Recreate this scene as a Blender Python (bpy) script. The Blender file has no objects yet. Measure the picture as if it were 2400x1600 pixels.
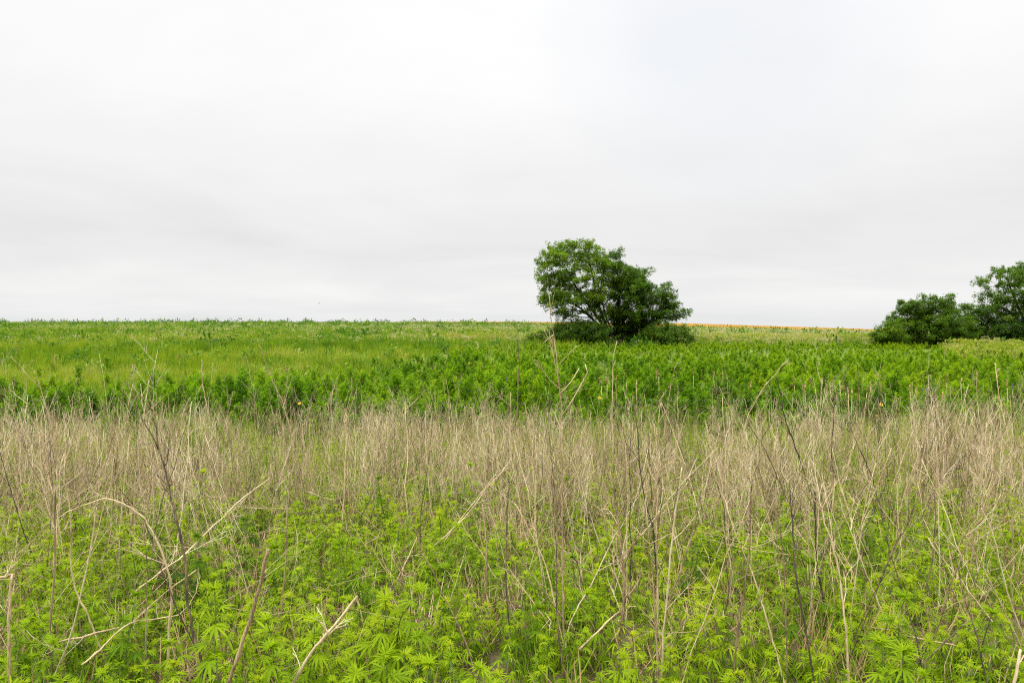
import bpy, math, random
import numpy as np
from mathutils import Matrix, Vector

random.seed(11)
rng = np.random.default_rng(11)
S = bpy.context.scene
COL = S.collection
R = math.radians

# ------------------------------------------------------------------ camera
EYE = 1.7
PITCH = math.atan(25 / 1600)            # the eye-level line lies 25 px above the middle of the 1600 px tall photo
cd = bpy.data.cameras.new('camera')
cam = bpy.data.objects.new('camera', cd)
COL.objects.link(cam)
cam.location = (0, 0, EYE)
cam.rotation_euler = (math.pi / 2 - PITCH, 0, 0)
cd.lens = 24
cd.sensor_width = 36
cd.clip_start = 0.05
cd.clip_end = 6000
cd.dof.use_dof = True
cd.dof.focus_distance = 6.5
cd.dof.aperture_fstop = 16
S.camera = cam

# ------------------------------------------------------------------ light and exposure
SUN_EL, SUN_AZ = R(58), R(-140)          # azimuth from +Y clockwise
S.view_settings.view_transform = 'Standard'
S.view_settings.look = 'None'
S.view_settings.exposure = 0.72
S.view_settings.gamma = 1.0
S.view_settings.use_curve_mapping = False
sl = bpy.data.lights.new('sun', 'SUN')
sl.energy = 1.5
sl.angle = R(24)
sl.color = (1.0, 0.98, 0.95)
sun = bpy.data.objects.new('sun', sl)
COL.objects.link(sun)
sd = Vector((math.sin(SUN_AZ) * math.cos(SUN_EL), math.cos(SUN_AZ) * math.cos(SUN_EL), math.sin(SUN_EL)))
sun.rotation_euler = sd.to_track_quat('Z', 'Y').to_euler()
sun.location = sd * 50


class NT:
    """tiny helper to write node trees"""
    def __init__(self, tree):
        self.t = tree
        self.n = tree.nodes
        self.n.clear()

    def add(self, kind, ins=None, **props):
        nd = self.n.new(kind)
        for k, v in props.items():
            setattr(nd, k, v)
        for k, v in (ins or {}).items():
            s = nd.inputs[k]
            if isinstance(v, bpy.types.NodeSocket):
                self.t.links.new(v, s)
            else:
                s.default_value = v
        return nd

    def math(self, op, a, b=0.0, clamp=False):
        nd = self.n.new('ShaderNodeMath')
        nd.operation = op
        nd.use_clamp = clamp
        for i, v in enumerate((a, b)):
            if isinstance(v, bpy.types.NodeSocket):
                self.t.links.new(v, nd.inputs[i])
            else:
                nd.inputs[i].default_value = v
        return nd.outputs[0]

    def ramp(self, fac, stops, interp='LINEAR'):
        nd = self.n.new('ShaderNodeValToRGB')
        cr = nd.color_ramp
        cr.interpolation = interp
        while len(cr.elements) < len(stops):
            cr.elements.new(0.5)
        for e, (p, c) in zip(cr.elements, stops):
            e.position = p
            e.color = tuple(c) + (1,) if len(c) == 3 else c
        self.t.links.new(fac, nd.inputs[0])
        return nd.outputs[0]

    def mix(self, fac, a, b, blend='MIX'):
        nd = self.n.new('ShaderNodeMix')
        nd.data_type = 'RGBA'
        nd.blend_type = blend
        for i, v in ((0, fac), (6, a), (7, b)):
            if isinstance(v, bpy.types.NodeSocket):
                self.t.links.new(v, nd.inputs[i])
            else:
                nd.inputs[i].default_value = v if i == 0 else (tuple(v) + (1,) if len(v) == 3 else v)
        return nd.outputs[2]

    def link(self, a, b):
        self.t.links.new(a, b)


# overcast sky: cloud deck with soft grey bands, one thin bluish patch, brighter overhead
W = bpy.data.worlds.new('World')
S.world = W
W.use_nodes = True
w = NT(W.node_tree)
tc = w.add('ShaderNodeTexCoord').outputs['Generated']
sep = w.add('ShaderNodeSeparateXYZ', {0: tc})
X, Y, Z = sep.outputs
zz = w.math('MAXIMUM', Z, 0.0)
elev = w.math('MULTIPLY', zz, 1.0)
base = w.ramp(elev, [(0.0, (.775, .783, .783)), (0.05, (.86, .86, .855)), (0.12, (.815, .815, .815)), (0.22, (.875, .875, .875)),
                     (0.34, (.95, .95, .952)), (0.45, (.975, .977, .982)), (1.0, (1, 1, 1))], 'EASE')
den = w.math('ADD', zz, 0.13)
cx = w.math('DIVIDE', X, den)
cy = w.math('DIVIDE', Y, den)
cv = w.add('ShaderNodeCombineXYZ', {0: w.math('MULTIPLY', cx, 0.8), 1: cy, 2: 0.0}).outputs[0]
n1 = w.add('ShaderNodeTexNoise', {'Vector': cv, 'Scale': 0.6, 'Detail': 5.0, 'Roughness': 0.55, 'Distortion': 0.9}).outputs['Fac']
n2 = w.add('ShaderNodeTexNoise', {'Vector': cv, 'Scale': 1.5, 'Detail': 3.0, 'Roughness': 0.5}).outputs['Fac']
nn = w.math('ADD', w.math('MULTIPLY', n1, 0.7), w.math('MULTIPLY', n2, 0.3))
bands = w.ramp(nn, [(0.3, (.92, .922, .93)), (0.5, (.99, .99, .99)), (0.66, (1.04, 1.04, 1.037))])
cloud = w.mix(1.0, base, bands, 'MULTIPLY')
cloud = w.mix(1.0, cloud, (.628, .628, .628), 'MULTIPLY')
# brightening overhead, above the frame
up = w.ramp(zz, [(0.0, (1, 1, 1)), (0.45, (1.0, 1.0, 1.0)), (0.6, (2.4, 2.4, 2.4)), (1.0, (3.9, 3.9, 3.9))])
cloud = w.mix(1.0, cloud, up, 'MULTIPLY')
sky = w.add('ShaderNodeTexSky', sky_type='NISHITA', sun_disc=False, sun_elevation=SUN_EL, sun_rotation=SUN_AZ)
blob = w.add('ShaderNodeVectorMath', {0: tc, 1: (0.275, 0.879, 0.388)}, operation='DOT_PRODUCT').outputs['Value']
bm = w.ramp(blob, [(0.965, (0, 0, 0)), (0.985, (.3, .3, .3)), (0.999, (.75, .75, .75))], 'EASE')
bmf = w.math('MULTIPLY', w.math('MULTIPLY', bm, .8), w.math('MULTIPLY', n2, 1.3))
blue = w.add('ShaderNodeVectorMath', {0: sky.outputs[0], 1: (0.055, 0.055, 0.055)}, operation='MULTIPLY').outputs[0]
blue = w.mix(0.8, blue, (.535, .565, .612))
cloud = w.mix(bmf, cloud, blue)
c10 = w.add('ShaderNodeVectorMath', {0: cloud, 1: (10, 10, 10)}, operation='MULTIPLY').outputs[0]
bg = w.add('ShaderNodeBackground', {'Color': c10, 'Strength': 0.1})
w.link(bg.outputs[0], w.add('ShaderNodeOutputWorld').inputs[0])

cy_ = S.cycles
cy_.max_bounces = 6
cy_.diffuse_bounces = 4
cy_.glossy_bounces = 1
cy_.transmission_bounces = 4
cy_.transparent_max_bounces = 4
cy_.caustics_reflective = False
cy_.caustics_refractive = False
cy_.use_denoising = False
cy_.filter_width = 1.15


# ------------------------------------------------------------------ terrain
def smoothstep(a, b, v):
    t = np.clip((np.asarray(v, float) - a) / (b - a), 0, 1)
    return t * t * (3 - 2 * t)


_yk = [-400, 0, 4, 7, 11, 15, 21, 25, 31, 38, 45, 60]
_zk = [-.6, 0, 0, -.12, -.45, -.8, -.88, -.75, -.25, .35, .72, 1.2]
_yg = np.arange(-40, 60.01, 0.5)
_zg = np.interp(_yg, _yk, _zk)
_k = np.exp(-0.5 * (np.arange(-8, 9) / 3.0) ** 2)
_k /= _k.sum()
_zg = np.convolve(np.pad(_zg, 8, mode='edge'), _k, mode='valid')


def crest(x):
    u = 1200 + 10 * np.asarray(x, float)
    v = np.interp(u, [-400, 1000, 1200, 1430, 1620, 2000, 2400, 3400], [752, 752, 754, 760.5, 766.5, 780, 792, 815])
    return EYE + (775 - (v + 8.0)) / 10


def wheat_z(x):
    u = 1200 + 1600 / 300 * np.asarray(x, float)
    v = np.interp(u, [-800, 900, 1120, 1430, 1620, 2000, 2400, 3400], [775, 760, 755, 757, 759.5, 771.5, 785.5, 820])
    return EYE + (775 - (v + 3.0)) * 300 / 1600


def lattice(ix, iy, seed):
    h = (ix * 374761393 + iy * 668265263 + seed * 974711) & 0x7fffffff
    h = ((h ^ (h >> 13)) * 1274126177) & 0x7fffffff
    return ((h ^ (h >> 16)) & 0xffff) / 65535.0


def vnoise(x, y, s, seed=0):
    x = np.asarray(x, float) / s + 1000
    y = np.asarray(y, float) / s + 1000
    ix, iy = np.floor(x).astype(np.int64), np.floor(y).astype(np.int64)
    fx, fy = x - ix, y - iy
    fx, fy = fx * fx * (3 - 2 * fx), fy * fy * (3 - 2 * fy)
    a = lattice(ix, iy, seed) * (1 - fx) + lattice(ix + 1, iy, seed) * fx
    b = lattice(ix, iy + 1, seed) * (1 - fx) + lattice(ix + 1, iy + 1, seed) * fx
    return a * (1 - fy) + b * fy


def fnoise(x, y, s, seed=0):
    return (vnoise(x, y, s, seed) + .5 * vnoise(x, y, s / 2.1, seed + 1) + .25 * vnoise(x, y, s / 4.3, seed + 2)) / 1.75


def H(x, y):
    x = np.asarray(x, float)
    y = np.asarray(y, float)
    near = np.interp(y, _yg, _zg) + (fnoise(x, y, 3.0, 5) - .5) * .12 * smoothstep(3, 8, y)
    t = np.clip((y - 45) / 115, 0, 1) ** 0.92
    c = crest(x)
    far = .72 * (1 - t) + c * t + (fnoise(x, y, 14, 7) - .5) * .5 * smoothstep(45, 70, y) * (1 - smoothstep(120, 150, y))
    z = np.where(y < 45, near, far)
    z = z + np.where(y >= 45, (np.interp(45., _yg, _zg) - .72) * (1 - smoothstep(45, 60, y)), 0)
    q = np.clip((y - 160) / 140, 0, 1)
    wz = wheat_z(x * 300 / np.maximum(y, 160.))
    z = np.where(y > 160, c * (1 - q) + wz * q - .5 * np.sin(np.pi * q), z)
    z = np.where(y > 300, wheat_z(x * 300 / np.maximum(y, 300.)) - (y - 300) * .012, z)
    return z


def P(u, v, d):
    """world point at forward distance d seen at photo pixel (u, v)"""
    a, b = (u - 1200) / 1600, -(v - 800) / 1600
    fy = math.cos(PITCH) + b * math.sin(PITCH)
    fz = -math.sin(PITCH) + b * math.cos(PITCH)
    return Vector((a / fy * d, d, EYE + fz / fy * d))


def ground_hit(u, v):
    for d in np.arange(2.0, 200, .02 if v > 900 else .2):
        p = P(u, v, d)
        if p.z <= float(H(p.x, p.y)):
            return d
    return 160


# ------------------------------------------------------------------ mesh helpers
class MB:
    def __init__(self):
        self.v, self.f, self.a, self.nv = [], [], [], 0

    def add(self, verts, faces, age=0.5):
        verts = np.asarray(verts, float).reshape(-1, 3)
        self.v.append(verts)
        for fc in (faces if isinstance(faces, list) else [faces]):
            if len(fc):
                self.f.append(np.asarray(fc, np.int64) + self.nv)
        self.a.append(np.broadcast_to(np.asarray(age, float), (len(verts),)))
        self.nv += len(verts)

    def mesh(self, name, mat, smooth=True):
        me = bpy.data.meshes.new(name)
        v = np.concatenate(self.v)
        me.vertices.add(len(v))
        me.vertices.foreach_set('co', v.ravel())
        loops = np.concatenate([f.ravel() for f in self.f])
        sizes = np.concatenate([np.full(len(f), f.shape[1]) for f in self.f])
        starts = np.concatenate(([0], np.cumsum(sizes)[:-1]))
        me.loops.add(len(loops))
        me.loops.foreach_set('vertex_index', loops)
        me.polygons.add(len(sizes))
        me.polygons.foreach_set('loop_start', starts)
        at = me.attributes.new('age', 'FLOAT', 'POINT')
        at.data.foreach_set('value', np.concatenate(self.a))
        me.update(calc_edges=True)
        if smooth:
            me.polygons.foreach_set('use_smooth', np.ones(len(sizes), bool))
        me.materials.append(mat)
        me.validate()
        return me

    def build(self, name, mat, parent=None, smooth=True):
        return link(name, self.mesh(name, mat, smooth), parent)


def link(name, me, parent=None):
    o = bpy.data.objects.new(name, me)
    COL.objects.link(o)
    if parent is not None:
        o.parent = parent
    return o


def tag(o, label, cat=None, group=None, kind=None):
    o['label'] = label
    if cat:
        o['category'] = cat
    if group:
        o['group'] = group
    if kind:
        o['kind'] = kind
    return o


def thing(name, loc, label, cat, group=None):
    o = bpy.data.objects.new(name, None)
    o.empty_display_size = .1
    COL.objects.link(o)
    o.location = loc
    return tag(o, label, cat, group)


def unit(a):
    a = np.asarray(a, float)
    return a / np.maximum(np.linalg.norm(a, axis=-1, keepdims=True), 1e-9)


def tube(mb, path, rad, sides=4, age=.5, cap=True):
    p = np.asarray([tuple(q) for q in path], float)
    n = len(p)
    rad = np.broadcast_to(np.asarray(rad, float), (n,))
    t = unit(np.gradient(p, axis=0))
    ref = np.array((0.31, .95, .05)) if abs(t[0][2]) > .5 else np.array((0, 0.1, 1.0))
    s = unit(np.cross(t, ref))
    b = np.cross(t, s)
    an = np.arange(sides) * 2 * np.pi / sides
    ring = s[:, None, :] * np.cos(an)[None, :, None] + b[:, None, :] * np.sin(an)[None, :, None]
    v = (p[:, None, :] + ring * rad[:, None, None]).reshape(-1, 3)
    i = np.arange(n - 1)[:, None] * sides
    j = np.arange(sides)[None, :]
    j2 = (j + 1) % sides
    f = np.stack([i + j, i + j2, i + sides + j2, i + sides + j], -1).reshape(-1, 4)
    fs = [f]
    if cap:
        if sides == 4:
            fs.append(np.array([[3, 2, 1, 0], [(n - 1) * 4, (n - 1) * 4 + 1, (n - 1) * 4 + 2, (n - 1) * 4 + 3]]))
        elif sides == 3:
            fs.append(np.array([[2, 1, 0], [(n - 1) * 3, (n - 1) * 3 + 1, (n - 1) * 3 + 2]]))
        else:
            fs.append(np.array([[k for k in range(sides - 1, -1, -1)], [(n - 1) * sides + k for k in range(sides)]]))
    mb.add(v, fs, age)


def leaves(mb, base, d, n, L, Wd, bend=0.0, age=.5, prof=((0, .25), (.35, 1), (.72, .62)), fold=0.0):
    """many pointed leaf blades at once: base points, directions, normals, lengths, widths"""
    base = np.asarray(base, float).reshape(-1, 3)
    N = len(base)
    if N == 0:
        return
    d = unit(np.broadcast_to(d, (N, 3)))
    n = np.broadcast_to(n, (N, 3))
    s = unit(np.cross(n, d))
    n = np.cross(d, s)
    L = np.broadcast_to(np.asarray(L, float), (N,))[:, None]
    Wd = np.broadcast_to(np.asarray(Wd, float), (N,))[:, None]
    bend = np.broadcast_to(np.asarray(bend, float), (N,))[:, None]
    cols = 3 if fold else 2
    rows = []
    for t, ww in prof:
        c = base + d * L * t - n * bend * L * t * t
        rows.append(c - s * Wd * .5 * ww)
        if fold:
            rows.append(c - n * fold * Wd * ww)
        rows.append(c + s * Wd * .5 * ww)
    rows.append(base + d * L - n * bend * L)
    k = len(rows)
    v = np.stack(rows, 1).reshape(-1, 3)
    q = []
    for r in range(len(prof) - 1):
        for c in range(cols - 1):
            a = r * cols + c
            q.append((a, a + 1, a + cols + 1, a + cols))
    a = (len(prof) - 1) * cols
    tr = [(a + c, a + c + 1, k - 1) for c in range(cols - 1)]
    off = (np.arange(N) * k)[:, None, None]
    fs = []
    if q:
        fs.append((np.array(q)[None] + off).reshape(-1, 4))
    fs.append((np.array(tr)[None] + off).reshape(-1, 3))
    age = np.repeat(np.broadcast_to(np.asarray(age, float), (N,)), k)
    mb.add(v, fs, age)


def wobble(p0, p1, n, amp, r=None):
    """a bent path from p0 to p1 with n points"""
    r = r or random
    p0, p1 = Vector(p0), Vector(p1)
    L = (p1 - p0).length
    out = []
    c1 = Vector([r.gauss(0, 1) for _ in range(3)]) * amp * L
    for i in range(n):
        t = i / (n - 1)
        p = p0.lerp(p1, t) + c1 * math.sin(math.pi * t)
        if 0 < i < n - 1:
            p += Vector([r.gauss(0, 1) for _ in range(3)]) * amp * L * .3
        out.append(p)
    return out


# ------------------------------------------------------------------ materials
def new_mat(name):
    m = bpy.data.materials.new(name)
    m.use_nodes = True
    return m, NT(m.node_tree)


def tint_of(t):
    return t.add('ShaderNodeAttribute', attribute_type='INSTANCER', attribute_name='tint').outputs['Fac']


def age_of(t):
    return t.add('ShaderNodeAttribute', attribute_type='GEOMETRY', attribute_name='age').outputs['Fac']


def leaf_mat(name, stops, trans=.4, tboost=1.25, rough=.62, spec=.09, rnd=.18, fage=.55):
    """stops: ramp over (tint + leaf age + per-plant random)"""
    m, t = new_mat(name)
    rn = t.add('ShaderNodeObjectInfo').outputs['Random']
    geo = t.add('ShaderNodeNewGeometry')
    isl = geo.outputs['Random Per Island']
    f = t.math('ADD', tint_of(t), t.math('MULTIPLY', t.math('SUBTRACT', age_of(t), .5), fage))
    f = t.math('ADD', f, t.math('MULTIPLY', t.math('SUBTRACT', rn, .5), rnd))
    f = t.math('ADD', f, t.math('MULTIPLY', t.math('SUBTRACT', isl, .5), .22), clamp=True)
    col = t.ramp(f, stops)
    pr = t.add('ShaderNodeBsdfPrincipled', {'Base Color': col, 'Roughness': rough, 'Specular IOR Level': spec})
    tcol = t.mix(1.0, col, (tboost, tboost * 1.05, tboost * .5), 'MULTIPLY')
    tr = t.add('ShaderNodeBsdfTranslucent', {'Color': tcol})
    mx = t.add('ShaderNodeMixShader', {0: trans, 1: pr.outputs[0], 2: tr.outputs[0]})
    t.link(mx.outputs[0], t.add('ShaderNodeOutputMaterial').inputs[0])
    return m


def dry_mat(name, stops, streak=True, rnd=.35, rough=.8):
    m, t = new_mat(name)
    rn = t.add('ShaderNodeObjectInfo').outputs['Random']
    f = t.math('ADD', tint_of(t), t.math('MULTIPLY', t.math('SUBTRACT', rn, .5), rnd))
    f = t.math('ADD', f, t.math('MULTIPLY', t.math('SUBTRACT', age_of(t), .5), .4))
    if streak:
        ob = t.add('ShaderNodeTexCoord').outputs['Object']
        mp = t.add('ShaderNodeMapping', {0: ob, 'Scale': (1.0, 1.0, .07)}).outputs[0]
        no = t.add('ShaderNodeTexNoise', {'Vector': mp, 'Scale': 230.0, 'Detail': 2.0}).outputs['Fac']
        no2 = t.add('ShaderNodeTexNoise', {'Vector': ob, 'Scale': 7.0, 'Detail': 2.0}).outputs['Fac']
        f = t.math('ADD', f, t.math('MULTIPLY', t.math('SUBTRACT', no, .5), 1.0))
        f = t.math('ADD', f, t.math('MULTIPLY', t.math('SUBTRACT', no2, .5), .85))
    f = t.math('MAXIMUM', t.math('MINIMUM', f, 1.0), 0.0)
    col = t.ramp(f, stops)
    pr = t.add('ShaderNodeBsdfPrincipled', {'Base Color': col, 'Roughness': rough, 'Specular IOR Level': .25})
    t.link(pr.outputs[0], t.add('ShaderNodeOutputMaterial').inputs[0])
    return m


def plain_mat(name, col, rough=.7, noise=0.3, scale=20):
    m, t = new_mat(name)
    ob = t.add('ShaderNodeTexCoord').outputs['Object']
    no = t.add('ShaderNodeTexNoise', {'Vector': ob, 'Scale': float(scale), 'Detail': 3.0}).outputs['Fac']
    c = t.ramp(no, [(.3, [q * (1 - noise) for q in col]), (.7, [min(1, q * (1 + noise)) for q in col])])
    pr = t.add('ShaderNodeBsdfPrincipled', {'Base Color': c, 'Roughness': rough, 'Specular IOR Level': .3})
    t.link(pr.outputs[0], t.add('ShaderNodeOutputMaterial').inputs[0])
    return m


HEMP = leaf_mat('hemp_leaf', [(0, (.026, .066, .006)), (.3, (.080, .160, .005)), (.55, (.185, .295, .005)), (.8, (.275, .385, .007)), (1, (.35, .41, .012))], .46, fage=.46)
HEMPSTEM = plain_mat('hemp_stem', (.10, .15, .03), .6)
BUSH = leaf_mat('thicket_leaf', [(0, (.020, .065, .004)), (.3, (.060, .150, .003)), (.55, (.130, .260, .003)), (.8, (.220, .345, .004)), (1, (.30, .39, .010))], .48)
GRASS = leaf_mat('grass_blade', [(0, (.055, .125, .008)), (.35, (.14, .235, .009)), (.6, (.25, .33, .018)), (.8, (.36, .36, .07)), (1, (.46, .40, .20))], .4)
FIELD = leaf_mat('field_leaf', [(0, (.024, .075, .016)), (.3, (.072, .165, .013)), (.55, (.155, .255, .016)), (.72, (.25, .32, .045)), (.86, (.38, .38, .16)), (1, (.47, .43, .25))], .35)
TREELEAF = leaf_mat('tree_leaf', [(0, (.028, .068, .011)), (.35, (.072, .142, .012)), (.6, (.118, .200, .012)), (1, (.20, .285, .014))], .47)
WHEAT = leaf_mat('ripe_wheat', [(0, (.40, .24, .05)), (.5, (.53, .34, .085)), (1, (.60, .42, .14))], .2)
DRYSTOPS = [(0, (.045, .036, .030)), (.2, (.125, .087, .052)), (.42, (.285, .203, .107)), (.65, (.455, .345, .190)), (.85, (.58, .46, .272)), (1, (.65, .55, .375))]
DRY = dry_mat('dry_stalk', DRYSTOPS)
STRAW = dry_mat('dry_litter', [(0, (.11, .066, .034)), (.4, (.28, .175, .085)), (.7, (.46, .32, .17)), (1, (.58, .46, .28))], False)
BARK = plain_mat('bark', (.026, .021, .017), .9, .4, 9)


# ------------------------------------------------------------------ scatter: geometry nodes over a cloud of points, for masses nobody could count
def scatter(name, protos, pts, rot, scl, idx, tint, label):
    cl = bpy.data.collections.new(name + '_sources')
    for i, me in enumerate(protos):
        o = bpy.data.objects.new('%s_source_%02d' % (name, i), me)
        cl.objects.link(o)
    N = len(pts)
    me = bpy.data.meshes.new(name)
    me.vertices.add(N)
    me.vertices.foreach_set('co', np.asarray(pts, float).ravel())
    for an, ty, fld, val in (('rot', 'FLOAT_VECTOR', 'vector', rot), ('scl', 'FLOAT_VECTOR', 'vector', scl), ('idx', 'INT', 'value', idx), ('tint', 'FLOAT', 'value', tint)):
        a = me.attributes.new(an, ty, 'POINT')
        val = np.asarray(val)
        if an == 'scl' and val.ndim == 1:
            val = np.repeat(val[:, None], 3, 1)
        a.data.foreach_set(fld, val.ravel())
    o = link(name, me)
    tag(o, label, None, None, 'stuff')
    ng = bpy.data.node_groups.new(name, 'GeometryNodeTree')
    ng.interface.new_socket('Geometry', in_out='INPUT', socket_type='NodeSocketGeometry')
    ng.interface.new_socket('Geometry', in_out='OUTPUT', socket_type='NodeSocketGeometry')
    nd, lk = ng.nodes, ng.links
    gi, go = nd.new('NodeGroupInput'), nd.new('NodeGroupOutput')
    ci = nd.new('GeometryNodeCollectionInfo')
    ci.inputs['Collection'].default_value = cl
    ci.inputs['Separate Children'].default_value = True
    ci.inputs['Reset Children'].default_value = True
    ip = nd.new('GeometryNodeInstanceOnPoints')
    ip.inputs['Pick Instance'].default_value = True

    def na(an, ty):
        q = nd.new('GeometryNodeInputNamedAttribute')
        q.data_type = ty
        q.inputs['Name'].default_value = an
        return q.outputs['Attribute']
    lk.new(gi.outputs[0], ip.inputs['Points'])
    lk.new(ci.outputs[0], ip.inputs['Instance'])
    lk.new(na('idx', 'INT'), ip.inputs['Instance Index'])
    e2r = nd.new('FunctionNodeEulerToRotation')
    lk.new(na('rot', 'FLOAT_VECTOR'), e2r.inputs[0])
    lk.new(e2r.outputs[0], ip.inputs['Rotation'])
    lk.new(na('scl', 'FLOAT_VECTOR'), ip.inputs['Scale'])
    lk.new(ip.outputs[0], go.inputs[0])
    md = o.modifiers.new('scatter', 'NODES')
    md.node_group = ng
    return o


def sample(y0, y1, dens, u0=-.80, u1=.80, margin=.8):
    """random ground points in the wedge the photo looks into, dens points per square metre"""
    xa, xb = u0 * y1 - margin, u1 * y1 + margin
    N = int((xb - xa) * (y1 - y0) * dens)
    x = rng.uniform(xa, xb, N)
    y = rng.uniform(y0, y1, N)
    k = (x > u0 * y - margin) & (x < u1 * y + margin)
    return x[k], y[k]


def pixel_u(x, y):
    return 1200 + 1600 * x / y


def rots(N, tilt=.15):
    r = rng.normal(0, tilt, (N, 3))
    r[:, 2] = rng.uniform(0, 2 * np.pi, N)
    return r


# ================================================================== THE GROUND
ys = np.concatenate([np.linspace(-30, 0, 7)[:-1], np.arange(0, 30, .5), np.arange(30, 60, 1.), np.arange(60, 168, 4.), np.arange(168, 312, 6.), np.array([320, 400, 600, 1000, 1800, 3000.])])
xs = np.concatenate([[-3000, -1200, -600, -400], np.arange(-300, -60, 12.), np.arange(-60, -20, 2.), np.arange(-20, 20, .5), np.arange(20, 60, 2.), np.arange(60, 301, 12.), [400, 600, 1200, 3000]])


def sheet(name, xs, ys, dz, mat):
    gx, gy = np.meshgrid(xs, ys)
    gz = H(np.clip(gx, -320, 320), gy) + dz
    nx, ny = len(xs), len(ys)
    i = np.arange(ny - 1)[:, None] * nx
    j = np.arange(nx - 1)[None]
    f = np.stack([i + j, i + j + 1, i + nx + j + 1, i + nx + j], -1).reshape(-1, 4)
    mb = MB()
    mb.add(np.stack([gx, gy, gz], -1).reshape(-1, 3), f)
    return mb.build(name, mat)


m, t = new_mat('ground_soil')
pos = t.add('ShaderNodeNewGeometry').outputs['Position']
sp = t.add('ShaderNodeSeparateXYZ', {0: pos})
na_ = t.add('ShaderNodeTexNoise', {'Vector': pos, 'Scale': 7.0, 'Detail': 6.0, 'Roughness': .7}).outputs['Fac']
nb_ = t.add('ShaderNodeTexNoise', {'Vector': pos, 'Scale': 60.0, 'Detail': 4.0, 'Roughness': .7}).outputs['Fac']
nearc = t.ramp(t.math('ADD', t.math('MULTIPLY', na_, .6), t.math('MULTIPLY', nb_, .4)), [(.35, (.055, .040, .024)), (.5, (.13, .095, .055)), (.65, (.22, .165, .09))])
nc_ = t.add('ShaderNodeTexNoise', {'Vector': pos, 'Scale': .9, 'Detail': 8.0, 'Roughness': .75}).outputs['Fac']
farc = t.ramp(nc_, [(.3, (.07, .11, .025)), (.5, (.14, .19, .035)), (.7, (.28, .26, .09))])
ff = t.ramp(t.math('DIVIDE', sp.outputs[1], 60.0), [(.25, (0, 0, 0)), (.6, (1, 1, 1))])
gc = t.mix(ff, nearc, farc)
bmp = t.add('ShaderNodeBump', {'Strength': .6, 'Distance': .03, 'Height': nb_})
pr = t.add('ShaderNodeBsdfPrincipled', {'Base Color': gc, 'Roughness': .95, 'Specular IOR Level': .1, 'Normal': bmp.outputs[0]})
t.link(pr.outputs[0], t.add('ShaderNodeOutputMaterial').inputs[0])
tag(sheet('ground', xs, ys, 0, m), 'rolling ground of soil and litter under the weeds', None, None, 'structure')
m, t = new_mat('wheat_ground')
pos = t.add('ShaderNodeNewGeometry').outputs['Position']
na_ = t.add('ShaderNodeTexNoise', {'Vector': pos, 'Scale': .6, 'Detail': 8.0, 'Roughness': .7}).outputs['Fac']
c = t.ramp(na_, [(.3, (.36, .22, .05)), (.7, (.50, .34, .10))])
pr = t.add('ShaderNodeBsdfPrincipled', {'Base Color': c, 'Roughness': .95, 'Specular IOR Level': .1})
t.link(pr.outputs[0], t.add('ShaderNodeOutputMaterial').inputs[0])
tag(sheet('wheat_field', xs[(xs >= -60) & (xs <= 300)], ys[(ys >= 174) & (ys <= 320)], .004, m), 'golden ripe wheat field beyond the green hill crest', None, None, 'structure')


# ================================================================== PLANT PARTS
def palmate(mb, base, out, nrm, size, age, r, fold=.12):
    """one hemp leaf: five to nine narrow leaflets fanned from a point"""
    out = Vector(out).normalized()
    nrm = Vector(nrm)
    side = nrm.cross(out).normalized()
    nrm = out.cross(side).normalized()
    k = r.choice((5, 7, 7, 7, 9))
    half = k // 2
    B, D, NN, LL, WW = [], [], [], [], []
    for i in range(-half, half + 1):
        a = i * (R(118) / half) * .82 + r.gauss(0, .05)
        fl = 1 - .52 * (abs(i) / half) ** 1.25
        d = out * math.cos(a) + side * math.sin(a) - nrm * r.uniform(.02, .22)
        B.append(tuple(base)); D.append(tuple(d)); NN.append(tuple(nrm + side * r.gauss(0, .2)))
        LL.append(size * fl * r.uniform(.9, 1.1)); WW.append(size * r.uniform(.105, .14) * (.6 + .4 * fl))
    leaves(mb, np.array(B), np.array(D), np.array(NN), np.array(LL), np.array(WW), r.uniform(.15, .55), age,
           prof=((0, .14), (.22, .78), (.5, 1), (.78, .55)), fold=fold)


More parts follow.
